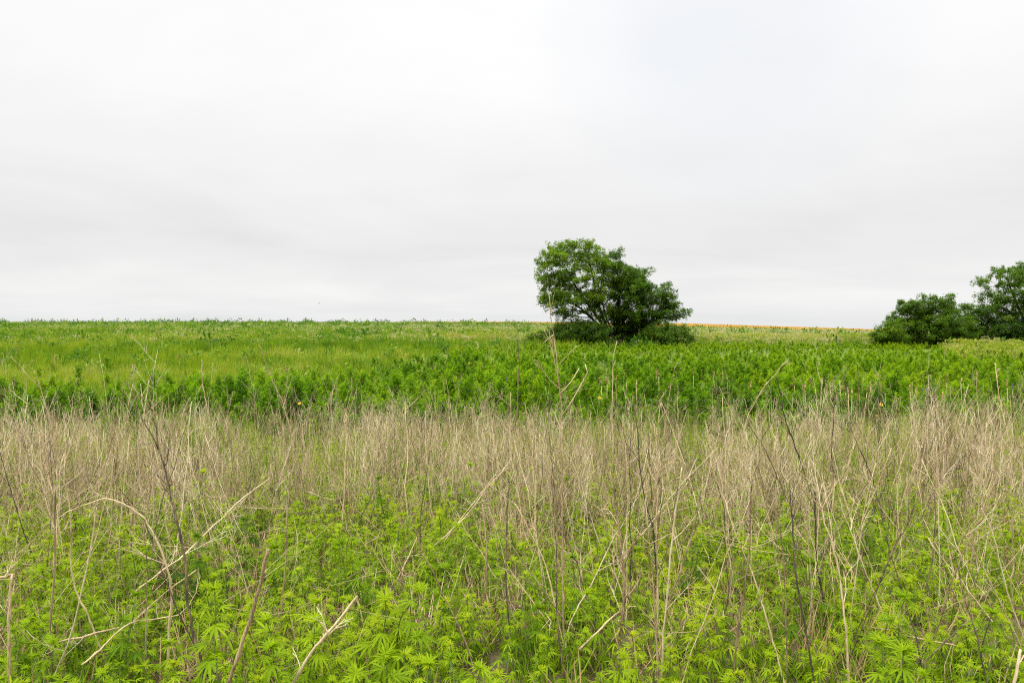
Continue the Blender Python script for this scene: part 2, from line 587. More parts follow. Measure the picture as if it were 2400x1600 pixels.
def hemp_plant(seed, h, lf=.115, fold=.12):
    """young hemp seedling: (stem mesh, foliage mesh)"""
    r = random.Random(seed)
    st, fo = MB(), MB()
    top = Vector((r.gauss(0, .12) * h, r.gauss(0, .12) * h, h))
    path = wobble((0, 0, -.03), top, 7, .035, r)
    tube(st, path, np.linspace(.0042, .0018, 7), 4)
    nn = int(h / .052)
    ang = r.uniform(0, 6.28)
    for i in range(1, nn + 1):
        t = i / (nn + .3)
        p = path[0].lerp(path[-1], t)
        q = path[min(6, int(t * 6))].lerp(path[min(6, int(t * 6) + 1)], t * 6 - int(t * 6))
        p = q
        ang += R(90) + r.gauss(0, .25)
        young = max(0, (t - .45) / .55)
        size = (lf * (1 - .55 * young) * (.75 if t < .25 else 1)) * r.uniform(.85, 1.2)
        if t < .18 and r.random() < .5:
            continue
        for s in (0, math.pi):
            a = ang + s + r.gauss(0, .2)
            el = .15 + .85 * young + r.gauss(0, .15)
            pet = (lf * .48 * (1 - .7 * young)) * r.uniform(.7, 1.3)
            o = Vector((math.cos(a) * math.cos(el), math.sin(a) * math.cos(el), math.sin(el)))
            e = p + o * pet
            tube(st, [p, e], [.0012, .0009], 3, cap=False)
            tilt = -.55 + 1.0 * young + r.gauss(0, .3)
            out = Vector((math.cos(a) * math.cos(tilt), math.sin(a) * math.cos(tilt), math.sin(tilt)))
            nr = Vector((-math.cos(a) * math.sin(tilt), -math.sin(a) * math.sin(tilt), math.cos(tilt)))
            palmate(fo, e, out, nr, size, .22 + .6 * young + r.gauss(0, .06), r, fold)
            if r.random() < .55 and t > .2:      # a small axillary shoot
                for _ in range(2):
                    a2 = a + r.gauss(0, .5)
                    o2 = Vector((math.cos(a2) * .6, math.sin(a2) * .6, .8))
                    palmate(fo, p + o2 * .03, o2, (-math.cos(a2), -math.sin(a2), .7), size * .45, .75, r)
    for k in range(5):
        a = r.uniform(0, 6.28)
        o = Vector((math.cos(a) * .5, math.sin(a) * .5, .9))
        palmate(fo, top, o, (-math.cos(a), -math.sin(a), .6), lf * .4, .9, r, fold)
    return st.mesh('stem', HEMPSTEM), fo.mesh('foliage', HEMP)


def merge_meshes(ms, name):
    """one mesh of several, each keeping its own material"""
    me = bpy.data.meshes.new(name)
    vs, fs, mi, ag = [], [], [], []
    off = 0
    for k, q in enumerate(ms):
        me.materials.append(q.materials[0])
        n = len(q.vertices)
        a = np.empty(n * 3)
        q.vertices.foreach_get('co', a)
        vs += [tuple(c) for c in a.reshape(-1, 3)]
        b = np.empty(n)
        q.attributes['age'].data.foreach_get('value', b)
        ag.append(b)
        for p in q.polygons:
            fs.append([i + off for i in p.vertices])
            mi.append(k)
        off += n
    me.from_pydata(vs, [], fs)
    me.polygons.foreach_set('material_index', mi)
    me.attributes.new('age', 'FLOAT', 'POINT').data.foreach_set('value', np.concatenate(ag))
    me.update()
    return me


def grass_tuft(seed, n, h, wd, spread, mat, agemean=.5, lean=.5, head=0):
    r = np.random.default_rng(seed)
    mb = MB()
    a = r.uniform(0, 2 * np.pi, n)
    rad = spread * np.sqrt(r.uniform(0, 1, n))
    base = np.stack([np.cos(a) * rad, np.sin(a) * rad, np.zeros(n)], -1)
    b = a + r.normal(0, .8, n)
    ln = np.abs(r.normal(0, lean, n))
    d = np.stack([np.cos(b) * ln, np.sin(b) * ln, np.ones(n)], -1)
    nr = np.stack([-np.cos(b), -np.sin(b), ln], -1) + r.normal(0, .3, (n, 3))
    L = h * r.uniform(.5, 1.1, n)
    leaves(mb, base, d, nr, L, wd, -r.uniform(0, .5, n) * 1.0, agemean + r.normal(0, .12, n), prof=((0, .8), (.5, 1)))
    if head:
        k = head
        tip = base[:k] + unit(d[:k]) * h * 1.0
        for q in range(3):
            dd = unit(d[:k]) + r.normal(0, .35, (k, 3))
            leaves(mb, tip, dd, nr[:k] + r.normal(0, .5, (k, 3)), h * .22, h * .05, .1, .95)
    return mb.mesh('grass_tuft', mat)


def weed_dome(seed, n, rad, h, leaf, mat, agemean=.5):
    r = np.random.default_rng(seed)
    mb = MB()
    v = unit(r.normal(0, 1, (n, 3)))
    v[:, 2] = np.abs(v[:, 2])
    rr = r.uniform(.45, 1, (n, 1)) ** .6
    base = v * rr * np.array([rad, rad, h])
    d = v + r.normal(0, .5, (n, 3)) - np.array([0, 0, .15])
    nr = np.array([0, 0, 1.]) + r.normal(0, .45, (n, 3)) + v * .3
    leaves(mb, base, d, nr, leaf * r.uniform(.6, 1.3, n), leaf * .4 * r.uniform(.7, 1.2, n), .25, agemean + .35 * (v[:, 2] - .5) + r.normal(0, .1, n), prof=((0, .2), (.45, 1)))
    return mb.mesh('weed', mat)


def hemp_bush(seed, h):
    """tall hemp of the far thicket: stem, rising side branches, drooping leaf cards"""
    r = random.Random(seed)
    mb = MB()
    B, D, N, L, Wd, A = [], [], [], [], [], []

    top = Vector((r.gauss(0, .07) * h, r.gauss(0, .07) * h, h))

    def plume(c, ax, R1, n, age):
        """a drooping tuft of narrow leaves round a shoot tip"""
        for i in range(n):
            aa = r.uniform(0, 6.28)
            q = r.random()
            p = c - ax * R1 * 1.5 * q + Vector((math.cos(aa), math.sin(aa), 0)) * R1 * .25 * q
            dr = .9 - 1.5 * q + r.gauss(0, .3)
            B.append(tuple(p)); D.append((math.cos(aa) * math.cos(dr), math.sin(aa) * math.cos(dr), math.sin(dr)))
            N.append((-math.cos(aa) * math.sin(dr) + r.gauss(0, .25), -math.sin(aa) * math.sin(dr) + r.gauss(0, .25), max(.2, math.cos(dr)))); L.append(R1 * r.uniform(.32, .66)); Wd.append(R1 * .10)
            A.append(age + .42 * (.5 - q) + r.gauss(0, .06))
    nb = int(8 * h / 1.2)
    for i in range(nb):
        t = (i + .5) / nb
        p = Vector((0, 0, 0)).lerp(top, .15 + .75 * t)
        a = i * 2.4 + r.gauss(0, .3)
        bl = h * (.30 * (1 - t) ** .8 + .07) * r.uniform(.8, 1.25)
        o = Vector((math.cos(a) * .72, math.sin(a) * .72, .75)).normalized()
        plume(p + o * bl, o, .19 * r.uniform(.75, 1.25), 84, .42 + .16 * t + r.gauss(0, .07))
        if bl > .2:
            plume(p + o * bl * .55, o, .15, 26, .28)
    plume(top, Vector((0, 0, 1)), .18, 86, .62)
    plume(top - Vector((0, 0, .18)), Vector((0, 0, 1)), .2, 54, .48)
    mb2 = [(0, 0, -.05), top * .5, top]
    tube(mb, mb2, [.009, .006, .003], 4, .2)
    leaves(mb, np.array(B), np.array(D), np.array(N), np.array(L), np.array(Wd), .3, np.array(A), prof=((0, .2), (.4, 1)))
    return mb.mesh('hemp_bush', BUSH)


def twig_tree(mb, p, d, L, rad, r, depth, sides=3, age=.5):
    """a dry branchlet and its twiglets"""
    d = d.normalized()
    n = 4 if L > .15 else 3
    path = [p]
    q = p
    dd = d
    for i in range(1, n):
        dd = (dd + Vector((r.gauss(0, .16), r.gauss(0, .16), .10 + r.gauss(0, .12)))).normalized()
        q = q + dd * L / (n - 1)
        path.append(q)
    tube(mb, path, np.linspace(rad, rad * .45, n), sides, age, cap=False)
    if depth:
        for k in range(r.randint(2, 4)):
            t = r.uniform(.25, 1)
            i = min(n - 2, int(t * (n - 1)))
            s = path[i].lerp(path[i + 1], t * (n - 1) - i)
            e = (dd + Vector((r.gauss(0, .7), r.gauss(0, .7), r.gauss(.1, .45))))
            twig_tree(mb, s, e, L * r.uniform(.25, .5), rad * .6, r, depth - 1, sides, age + .08)


def dead_stalk(seed, h, rad, nb, merged=True, lean=.12, forked=True):
    """dead weed stalk: list of meshes builders: [stem, branch, branch ...]"""
    r = random.Random(seed)
    st = MB()
    top = Vector((r.gauss(0, lean) * h, r.gauss(0, lean) * h, h))
    path = wobble((0, 0, -.05), top, 8, .022, r)
    tube(st, path, np.linspace(rad, rad * .38, 8), 5 if not merged else 4, .5)
    out = [st]
    for k in range(nb):
        t = r.uniform(.28, .97)
        i = min(6, int(t * 7))
        p = path[i].lerp(path[i + 1], t * 7 - i)
        a = r.uniform(0, 6.28)
        up = r.uniform(.5, 1.6)
        mb = st if merged else MB()
        twig_tree(mb, p, Vector((math.cos(a), math.sin(a), up)), h * r.uniform(.10, .30) * (1.25 - .6 * t), rad * r.uniform(.32, .5), r, 2 if r.random() < .5 else 1, age=.55)
        if not merged:
            out.append(mb)
    return out


def dead_cluster(seed, h):
    """a few thin upright dead stems rising together, with steep twigs"""
    r = random.Random(seed)
    mb = MB()
    for q in range(5):
        hh = h * r.uniform(.55, 1.12)
        rad = r.uniform(.0020, .0042)
        b = Vector((r.gauss(0, .10), r.gauss(0, .10), -.05))
        top = b + Vector((r.gauss(0, .13) * hh, r.gauss(0, .13) * hh, hh))
        path = wobble(b, top, 7, .02, r)
        sh = .5 + r.gauss(0, .3)
        tube(mb, path, np.linspace(rad, rad * .4, 7), 3, sh)
        for k in range(r.randint(1, 5)):
            t = r.uniform(.35, .95)
            i = min(5, int(t * 6))
            p = path[i].lerp(path[i + 1], t * 6 - i)
            a = r.uniform(0, 6.28)
            twig_tree(mb, p, Vector((math.cos(a), math.sin(a), r.uniform(1.2, 3))), hh * r.uniform(.12, .34), rad * r.uniform(.45, .65), r, 1 if r.random() < .35 else 0, age=sh + .1)
    return mb.mesh('dead_weed', DRY)


# ================================================================== TREES
def in_poly(px, pz, poly):
    ins = np.zeros(len(px), bool)
    n = len(poly)
    for i in range(n):
        x0, z0 = poly[i]
        x1, z1 = poly[(i + 1) % n]
        c = ((z0 > pz) != (z1 > pz)) & (px < (x1 - x0) * (pz - z0) / (z1 - z0 + 1e-12) + x0)
        ins ^= c
    return ins


def edge_dist(px, pz, poly):
    best = np.full(len(px), 1e9)
    n = len(poly)
    for i in range(n):
        a = np.array(poly[i])
        b = np.array(poly[(i + 1) % n])
        ab = b - a
        q = np.stack([px, pz], -1)
        t = np.clip(((q - a) @ ab) / (ab @ ab + 1e-12), 0, 1)
        best = np.minimum(best, np.linalg.norm(q - (a + t[:, None] * ab), axis=1))
    return best


def make_tree(name, label, cat, seed, dist, outline, stems, nclump, nleaf, crad, depth, leaf=.17, tint=.4, group=None, gap=.42, ragged=.25):
    """outline: crown silhouette in photo pixels; stems: (pixel polyline from the base up, radius)"""
    r = random.Random(seed)
    g = np.random.default_rng(seed)
    poly = [(P(u, v, dist).x, P(u, v, dist).z) for u, v in outline]
    pa = np.array(poly)
    base_u, base_v = stems[0][0][0]
    b0 = P(base_u, base_v, dist)
    b0.z = float(H(b0.x, dist)) - .05
    root = thing(name, b0, label, cat, group)
    # skeleton
    skel, owner, tubes = [], [], []
    for k, (pl, rad) in enumerate(stems):
        pts = []
        yo = r.uniform(-.25, .25) * depth
        for i, (u, v) in enumerate(pl):
            p = P(u, v, dist)
            tt = i / max(1, len(pl) - 1)
            p.y += yo * tt + (0 if i == 0 else r.gauss(0, .05))
            if i == 0:
                p.z = min(p.z, float(H(p.x, p.y)) - .05)
            pts.append(p)
        fine = []
        for i in range(len(pts) - 1):
            for q in range(4):
                fine.append(pts[i].lerp(pts[i + 1], q / 4))
        fine.append(pts[-1])
        mb = MB()
        tube(mb, [p - b0 for p in fine], np.linspace(rad, rad * .35, len(fine)), 6)
        tubes.append(mb)
        for i, p in enumerate(fine):
            if i > len(fine) * .25:
                skel.append(p)
                owner.append((k, rad * (1 - .65 * i / len(fine))))
    # clump centres with spacing
    cen = []
    tries = 0
    while len(cen) < nclump and tries < 20000:
        tries += 1
        x = g.uniform(pa[:, 0].min(), pa[:, 0].max())
        z = g.uniform(pa[:, 1].min(), pa[:, 1].max())
        if not in_poly(np.array([x]), np.array([z]), poly)[0]:
            continue
        e = edge_dist(np.array([x]), np.array([z]), poly)[0]
        if e < crad * (.35 if crad > .65 else .12):
            continue
        hd = depth * min(1, math.sqrt(e / (depth * .8)))
        y = dist + g.uniform(-1, 1) * hd
        c = Vector((x, y, z))
        mind = gap * (.75 if e < crad else 1)
        if any(abs(q.x - x) < mind and abs(q.z - z) < mind * .6 and abs(q.y - y) < mind * 1.6 for q, _ in cen):
            continue
        cen.append((c, e))
    mbl = MB()
    top, bot = pa[:, 1].max(), pa[:, 1].min()
    for c, e in cen:
        R1 = crad * r.uniform(.65, 1.15) * (.7 if e < crad * .8 else 1)
        n = int(2.1 * nleaf * (R1 / crad) ** 2)
        # sprays: flat leafy fans spreading from the clump's heart
        ns = r.randint(5, 8)
        cb = r.gauss(0, .2)
        for s in range(ns):
            a = r.uniform(0, 6.28)
            ln = R1 * r.uniform(.6, 1.25 if crad > .65 else 1.5)
            m_ = max(6, n // ns)
            tt = np.sqrt(g.uniform(0.02, 1, m_))
            lat = g.normal(0, .28, m_) * ln * (1.15 - .7 * tt)
            rise = r.uniform(-.25, .75)
            px = np.cos(a) * tt * ln - np.sin(a) * lat
            py = np.sin(a) * tt * ln + np.cos(a) * lat
            pz = rise * ln * tt - .28 * ln * tt ** 2 + g.normal(0, .075, m_) + r.gauss(0, .13) * R1
            pos = np.stack([px, py, pz], -1) + np.array(c - b0)
            aa = a + g.normal(0, .9, m_)
            dz = g.normal(-.25, .35, m_)
            d = np.stack([np.cos(aa), np.sin(aa), dz], -1)
            nr = np.array([0, 0, 1.]) + g.normal(0, .4, (m_, 3))
            leaves(mbl, pos, d, nr, .72 * leaf * g.uniform(.55, 1.25, m_), .72 * leaf * .46 * g.uniform(.7, 1.2, m_), .2, .5 + g.normal(0, .13, m_) + cb, prof=((0, .25), (.42, 1)))
    # connect clumps to the limbs
    order = sorted(range(len(cen)), key=lambda i: min((cen[i][0] - s).length for s in skel))
    for i in order:
        c = cen[i][0]
        best, bk = 1e9, 0
        for k, s in enumerate(skel):
            dl = (c - s).length + max(0, s.z - c.z + .1) * 2.5
            if dl < best:
                best, bk = dl, k
        s = skel[bk]
        ow, rad = owner[bk]
        if (c - s).length < .12:
            continue
        mid = s.lerp(c, .5) + Vector((r.gauss(0, .08), r.gauss(0, .08), -.06 * (c - s).length))
        path = [s, s.lerp(mid, .5) + Vector((0, 0, -.02)), mid, mid.lerp(c, .55), c]
        r0 = min(rad * .7, .02 + .018 * (c - s).length)
        tube(tubes[ow], [p - b0 for p in path], np.linspace(r0, max(.009, r0 * .4), 5), 4, cap=False)
        for p, q in ((mid, .75), (path[3], .55), (c, .45)):
            skel.append(p)
            owner.append((ow, max(.012, r0 * q)))
    for mb in tubes:
        o = mb.build('trunk', BARK, root)
    o = mbl.build('crown', TREELEAF, root, smooth=False)
    o['tint'] = tint
    return root


TD = 45.0
make_tree('locust_tree', 'airy light green tree with sky gaps, joined to a darker tree on its right', 'tree', 1, TD,
          [(1249, 648), (1262, 604), (1285, 580), (1297, 563), (1330, 556), (1360, 560), (1384, 556), (1408, 560), (1418, 588), (1432, 600), (1440, 660), (1432, 720), (1440, 752), (1400, 752), (1372, 742),
           (1345, 752), (1312, 752), (1280, 744), (1255, 722), (1262, 690), (1268, 668), (1252, 664)],
          [([(1424, 806), (1420, 770), (1398, 742), (1372, 706), (1345, 668), (1325, 632)], .13), ([(1428, 806), (1424, 768), (1412, 738), (1398, 700), (1392, 650), (1380, 600)], .12),
           ([(1420, 806), (1414, 772), (1392, 750), (1362, 722), (1320, 700), (1290, 680)], .10), ([(1432, 806), (1432, 772), (1418, 742), (1405, 690), (1408, 640)], .09),
           ([(1418, 806), (1405, 765), (1380, 738), (1345, 726), (1300, 722)], .08)],
          170, 250, .72, 3.0, .17, .56, 'trees in the clump beside the gap', .37)
make_tree('locust_tree', 'dense darker green tree sloping down to the right, in the middle clump', 'tree', 2, TD + .8,
          [(1418, 600), (1428, 580), (1452, 582), (1470, 600), (1476, 618), (1500, 614), (1522, 634), (1524, 656), (1545, 662), (1556, 650), (1578, 662), (1576, 684), (1592, 696), (1596, 716), (1617, 724),
           (1619, 742), (1596, 752), (1560, 758), (1520, 770), (1470, 776), (1430, 770), (1416, 730), (1424, 690), (1412, 640)],
          [([(1449, 806), (1448, 770), (1450, 730), (1456, 680), (1450, 630)], .15), ([(1472, 808), (1474, 780), (1490, 745), (1515, 705), (1540, 680)], .11), ([(1478, 808), (1492, 770), (1530, 752), (1570, 742), (1605, 735)], .09),
           ([(1455, 808), (1462, 760), (1480, 700), (1488, 650)], .10)],
          200, 290, .70, 3.0, .165, .44, 'trees in the clump beside the gap', .31)
make_tree('shrub', 'dark green shrub spreading under the airy light tree', 'shrub', 3, TD - 1.5,
          [(1286, 800), (1292, 770), (1312, 754), (1345, 746), (1385, 750), (1416, 762), (1436, 786), (1432, 812), (1360, 818), (1290, 814)],
          [([(1360, 815), (1358, 790), (1350, 768)], .04), ([(1365, 815), (1385, 790), (1405, 780)], .03), ([(1352, 815), (1330, 790), (1315, 778)], .03)],
          90, 250, .62, 1.4, .15, .24, 'shrubs under the two joined trees', .3)
make_tree('shrub', 'small low shrub with fine leaves left of the tree clump', 'shrub', 4, TD - 1.5,
          [(1232, 800), (1240, 783), (1262, 775), (1290, 776), (1306, 792), (1304, 812), (1246, 814)],
          [([(1272, 814), (1270, 796), (1262, 786)], .03), ([(1275, 814), (1285, 798), (1292, 790)], .02)],
          22, 150, .42, .8, .13, .30, 'shrubs under the two joined trees', .25)
make_tree('shrub', 'mid green shrub below the low right branches of the darker tree', 'shrub', 5, TD - 1.2,
          [(1506, 806), (1510, 770), (1540, 754), (1580, 756), (1608, 766), (1632, 780), (1620, 798), (1608, 814), (1530, 816)],
          [([(1560, 815), (1562, 792), (1570, 775)], .04), ([(1566, 815), (1590, 795), (1610, 785)], .03), ([(1556, 815), (1540, 795), (1530, 785)], .03)],
          80, 240, .58, 1.3, .15, .36, 'shrubs under the two joined trees', .28)
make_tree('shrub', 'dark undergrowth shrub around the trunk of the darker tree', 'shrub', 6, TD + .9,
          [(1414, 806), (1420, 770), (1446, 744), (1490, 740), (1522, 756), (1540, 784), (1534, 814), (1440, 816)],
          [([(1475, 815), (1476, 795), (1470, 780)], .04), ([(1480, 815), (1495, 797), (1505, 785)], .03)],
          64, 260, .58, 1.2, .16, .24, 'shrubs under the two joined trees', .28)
# the clump at the right edge
make_tree('shrub', 'low leafy shrub, outermost of the thicket at the frame edge', 'shrub', 7, TD - 2,
          [(2042, 800), (2048, 780), (2056, 762), (2075, 756), (2092, 760), (2108, 772), (2122, 790), (2120, 812), (2060, 814)],
          [([(2084, 815), (2082, 790), (2074, 768)], .04), ([(2086, 815), (2100, 792), (2106, 782)], .03)],
          44, 240, .52, 1.2, .155, .42, 'trees and shrubs at the frame edge', .28)
make_tree('locust_tree', 'round bushy mid green tree next to the tall tree at the frame edge', 'tree', 8, TD - 1,
          [(2088, 772), (2088, 730), (2100, 708), (2130, 698), (2146, 686), (2176, 682), (2226, 684), (2238, 702), (2256, 712), (2262, 722), (2274, 742), (2280, 772), (2266, 810), (2200, 818), (2124, 814), (2098, 794)],
          [([(2180, 814), (2180, 780), (2172, 740), (2168, 712)], .09), ([(2184, 814), (2200, 775), (2225, 740), (2235, 722)], .07), ([(2176, 814), (2150, 780), (2125, 745)], .07)],
          120, 320, .66, 2.3, .17, .40, 'trees and shrubs at the frame edge', .36)
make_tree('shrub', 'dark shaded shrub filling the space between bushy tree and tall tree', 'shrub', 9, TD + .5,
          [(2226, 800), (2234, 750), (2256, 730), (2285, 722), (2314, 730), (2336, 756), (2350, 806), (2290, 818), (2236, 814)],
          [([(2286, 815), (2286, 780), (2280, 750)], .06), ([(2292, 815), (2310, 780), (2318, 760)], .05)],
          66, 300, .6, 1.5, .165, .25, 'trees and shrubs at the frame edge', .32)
make_tree('locust_tree', 'tall open tree with layered branches, cut by the right frame edge', 'tree', 10, TD,
          [(2284, 726), (2300, 708), (2292, 698), (2312, 690), (2296, 664), (2306, 652), (2330, 636), (2346, 620), (2360, 614), (2400, 612), (2450, 620), (2500, 650), (2540, 700), (2550, 760), (2500, 782), (2420, 772), (2368, 758), (2330, 762), (2300, 744)],
          [([(2430, 816), (2428, 770), (2424, 710), (2420, 660)], .17), ([(2436, 816), (2410, 765), (2370, 728), (2330, 708)], .10), ([(2424, 816), (2400, 750), (2375, 690), (2365, 650)], .10), ([(2440, 816), (2480, 740), (2510, 690)], .1)],
          150, 290, .72, 2.8, .17, .48, 'trees and shrubs at the frame edge', .44)
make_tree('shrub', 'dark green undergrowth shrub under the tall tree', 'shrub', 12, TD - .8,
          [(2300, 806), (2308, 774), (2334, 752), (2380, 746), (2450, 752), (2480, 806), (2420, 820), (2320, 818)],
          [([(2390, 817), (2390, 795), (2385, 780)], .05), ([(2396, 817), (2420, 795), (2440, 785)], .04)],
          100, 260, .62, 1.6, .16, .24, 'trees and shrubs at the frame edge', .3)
make_tree('sapling', 'small vase shaped sapling alone on the tan grass bank', 'sapling', 13, 37,
          [(2281, 812), (2288, 804), (2298, 802), (2306, 806), (2304, 818), (2296, 834), (2288, 834), (2283, 822)],
          [([(2292, 836), (2292, 826), (2294, 808)], .02), ([(2292, 836), (2289, 824), (2285, 812)], .015)],
          18, 70, .24, .35, .10, .22, 'saplings on the tan grass bank', .14)
make_tree('sapling', 'low spreading sapling on the tan grass bank by the frame edge', 'sapling', 14, 37,
          [(2338, 812), (2350, 806), (2362, 806), (2366, 816), (2358, 828), (2346, 828)],
          [([(2354, 830), (2352, 820), (2346, 812)], .02), ([(2354, 830), (2358, 820), (2362, 812)], .015)],
          14, 60, .24, .3, .10, .34, 'saplings on the tan grass bank', .14)


# weeds on the sky line and in the meadow that stand out on their own
def lone_weed(u, v, d, wpx, hpx, label, seed, tint=.25, cat='weed'):
    p = P(u, v, d)
    p.z = float(H(p.x, p.y))
    root = thing('weed_clump', p, label, cat, 'single weeds on the meadow')
    sc = d / 1600
    st = MB()
    r = random.Random(seed)
    for k in range(3):
        tube(st, wobble((0, 0, -.05), (r.gauss(0, .2) * wpx * sc, r.gauss(0, .2) * wpx * sc, hpx * sc * .8), 4, .05, r), [.02, .015, .01, .006], 4)
    st.build('stem', HEMPSTEM, root)
    me = weed_dome(seed, 130, wpx * sc / 2, hpx * sc * .85, .085 * (wpx * sc) ** .5 + .06, FIELD)
    o = link('foliage', me, root)
    o.location = (0, 0, hpx * sc * .15)
    o['tint'] = tint


lone_weed(735, 756, 150, 17, 10, 'rounded dark bush alone on the hill crest', 21)
lone_weed(440, 756, 150, 6, 9, 'thin upright weed poking above the hill crest', 22)
lone_weed(890, 756, 152, 7, 6, 'little weed tuft on the crest between bush and post', 23)
lone_weed(150, 757, 148, 20, 9, 'broad weed tuft on the crest near the left frame edge', 24)
lone_weed(66, 757, 149, 12, 9, 'leftmost small weed tuft on the crest', 25)
lone_weed(395, 846, 33, 26, 16, 'dark round broad leaved weed in the pale meadow grass', 26, .10)
lone_weed(519, 838, 37, 24, 16, 'dark leafy weed in the meadow right of the round weed', 27, .18)
lone_weed(168, 790, 70, 12, 14, 'dark upright weed in the upper left meadow', 28, .2)
lone_weed(336, 785, 75, 9, 14, 'thin dark weed in the middle of the upper meadow', 29, .2)
lone_weed(1074, 806, 47, 12, 14, 'dark weed at the edge of the brown grass strip', 30, .22)
lone_weed(1758, 775, 120, 14, 9, 'dark low bush in front of the golden wheat', 31, .2)
lone_weed(1874, 772, 150, 10, 4, 'small dark bush breaking the golden wheat line', 32, .2)
lone_weed(1727, 767, 150, 8, 5, 'tiny dark bush where wheat meets green field', 33, .2)

# fence posts far off
for u, v, d, hh, lb in ((1062, 752.5, 158, .75, 'dark leaning fence post alone on the crest left of the trees'), (1692, 766, 166, .55, 'short dark post before the golden wheat, nearer the trees'), (1793, 769, 166, .5, 'short dark post before the golden wheat, farther from the trees')):
    p = P(u, v, d)
    p.z = float(H(p.x, p.y))
    root = thing('fence_post', p, lb, 'post', 'old fence posts along the far field edge')
    mb = MB()
    tube(mb, [(0, 0, -.2), (-.03, 0, hh * .6 + .4), (-.12, 0, hh + .55)], [.07, .065, .06], 7)
    mb.build('shaft', plain_mat('old_wood', (.10, .09, .08)), root)
    mb = MB()
    tube(mb, [(-.12, 0, hh + .55), (-.123, 0, hh + .57), (-.125, 0, hh + .6)], [.062, .05, .015], 7)
    mb.build('cap', plain_mat('old_wood_end', (.16, .14, .12)), root)

# one small bird low over the crest
bp = P(748, 711, 120)
mb = MB()
tube(mb, [(-.17, 0, 0), (-.1, 0, .012), (0, 0, .02), (.09, 0, .02), (.14, 0, .03), (.18, 0, .025)], [.006, .03, .05, .04, .03, .004], 8)
leaves(mb, np.array([(.06, 0, .03), (.06, 0, .03)]), np.array([(-.25, 1, .35), (-.1, -1, .12)]), np.array([(0, -.3, 1), (0, .1, 1)]), .36, .13, .2, prof=((0, .8), (.4, 1), (.75, .6)))
leaves(mb, np.array([(-.15, 0, 0)]), np.array([(-1, 0, 0)]), np.array([(0, 0, 1)]), .13, .07, 0)
bird = mb.build('bird', plain_mat('bird_feathers', (.22, .21, .20)))
bird.location = bp
bird.rotation_euler = (0, 0, R(200))
tag(bird, 'tiny pale grey bird flying low over the hill crest', 'bird')


# ================================================================== NEAR HEMP PLANTS
protos = [hemp_plant(100 + i, h) for i, h in enumerate((.30, .36, .40, .44, .48, .52, .42, .34))]
sprig = [merge_meshes([a, b], 'hemp_seedling') for a, b in protos]

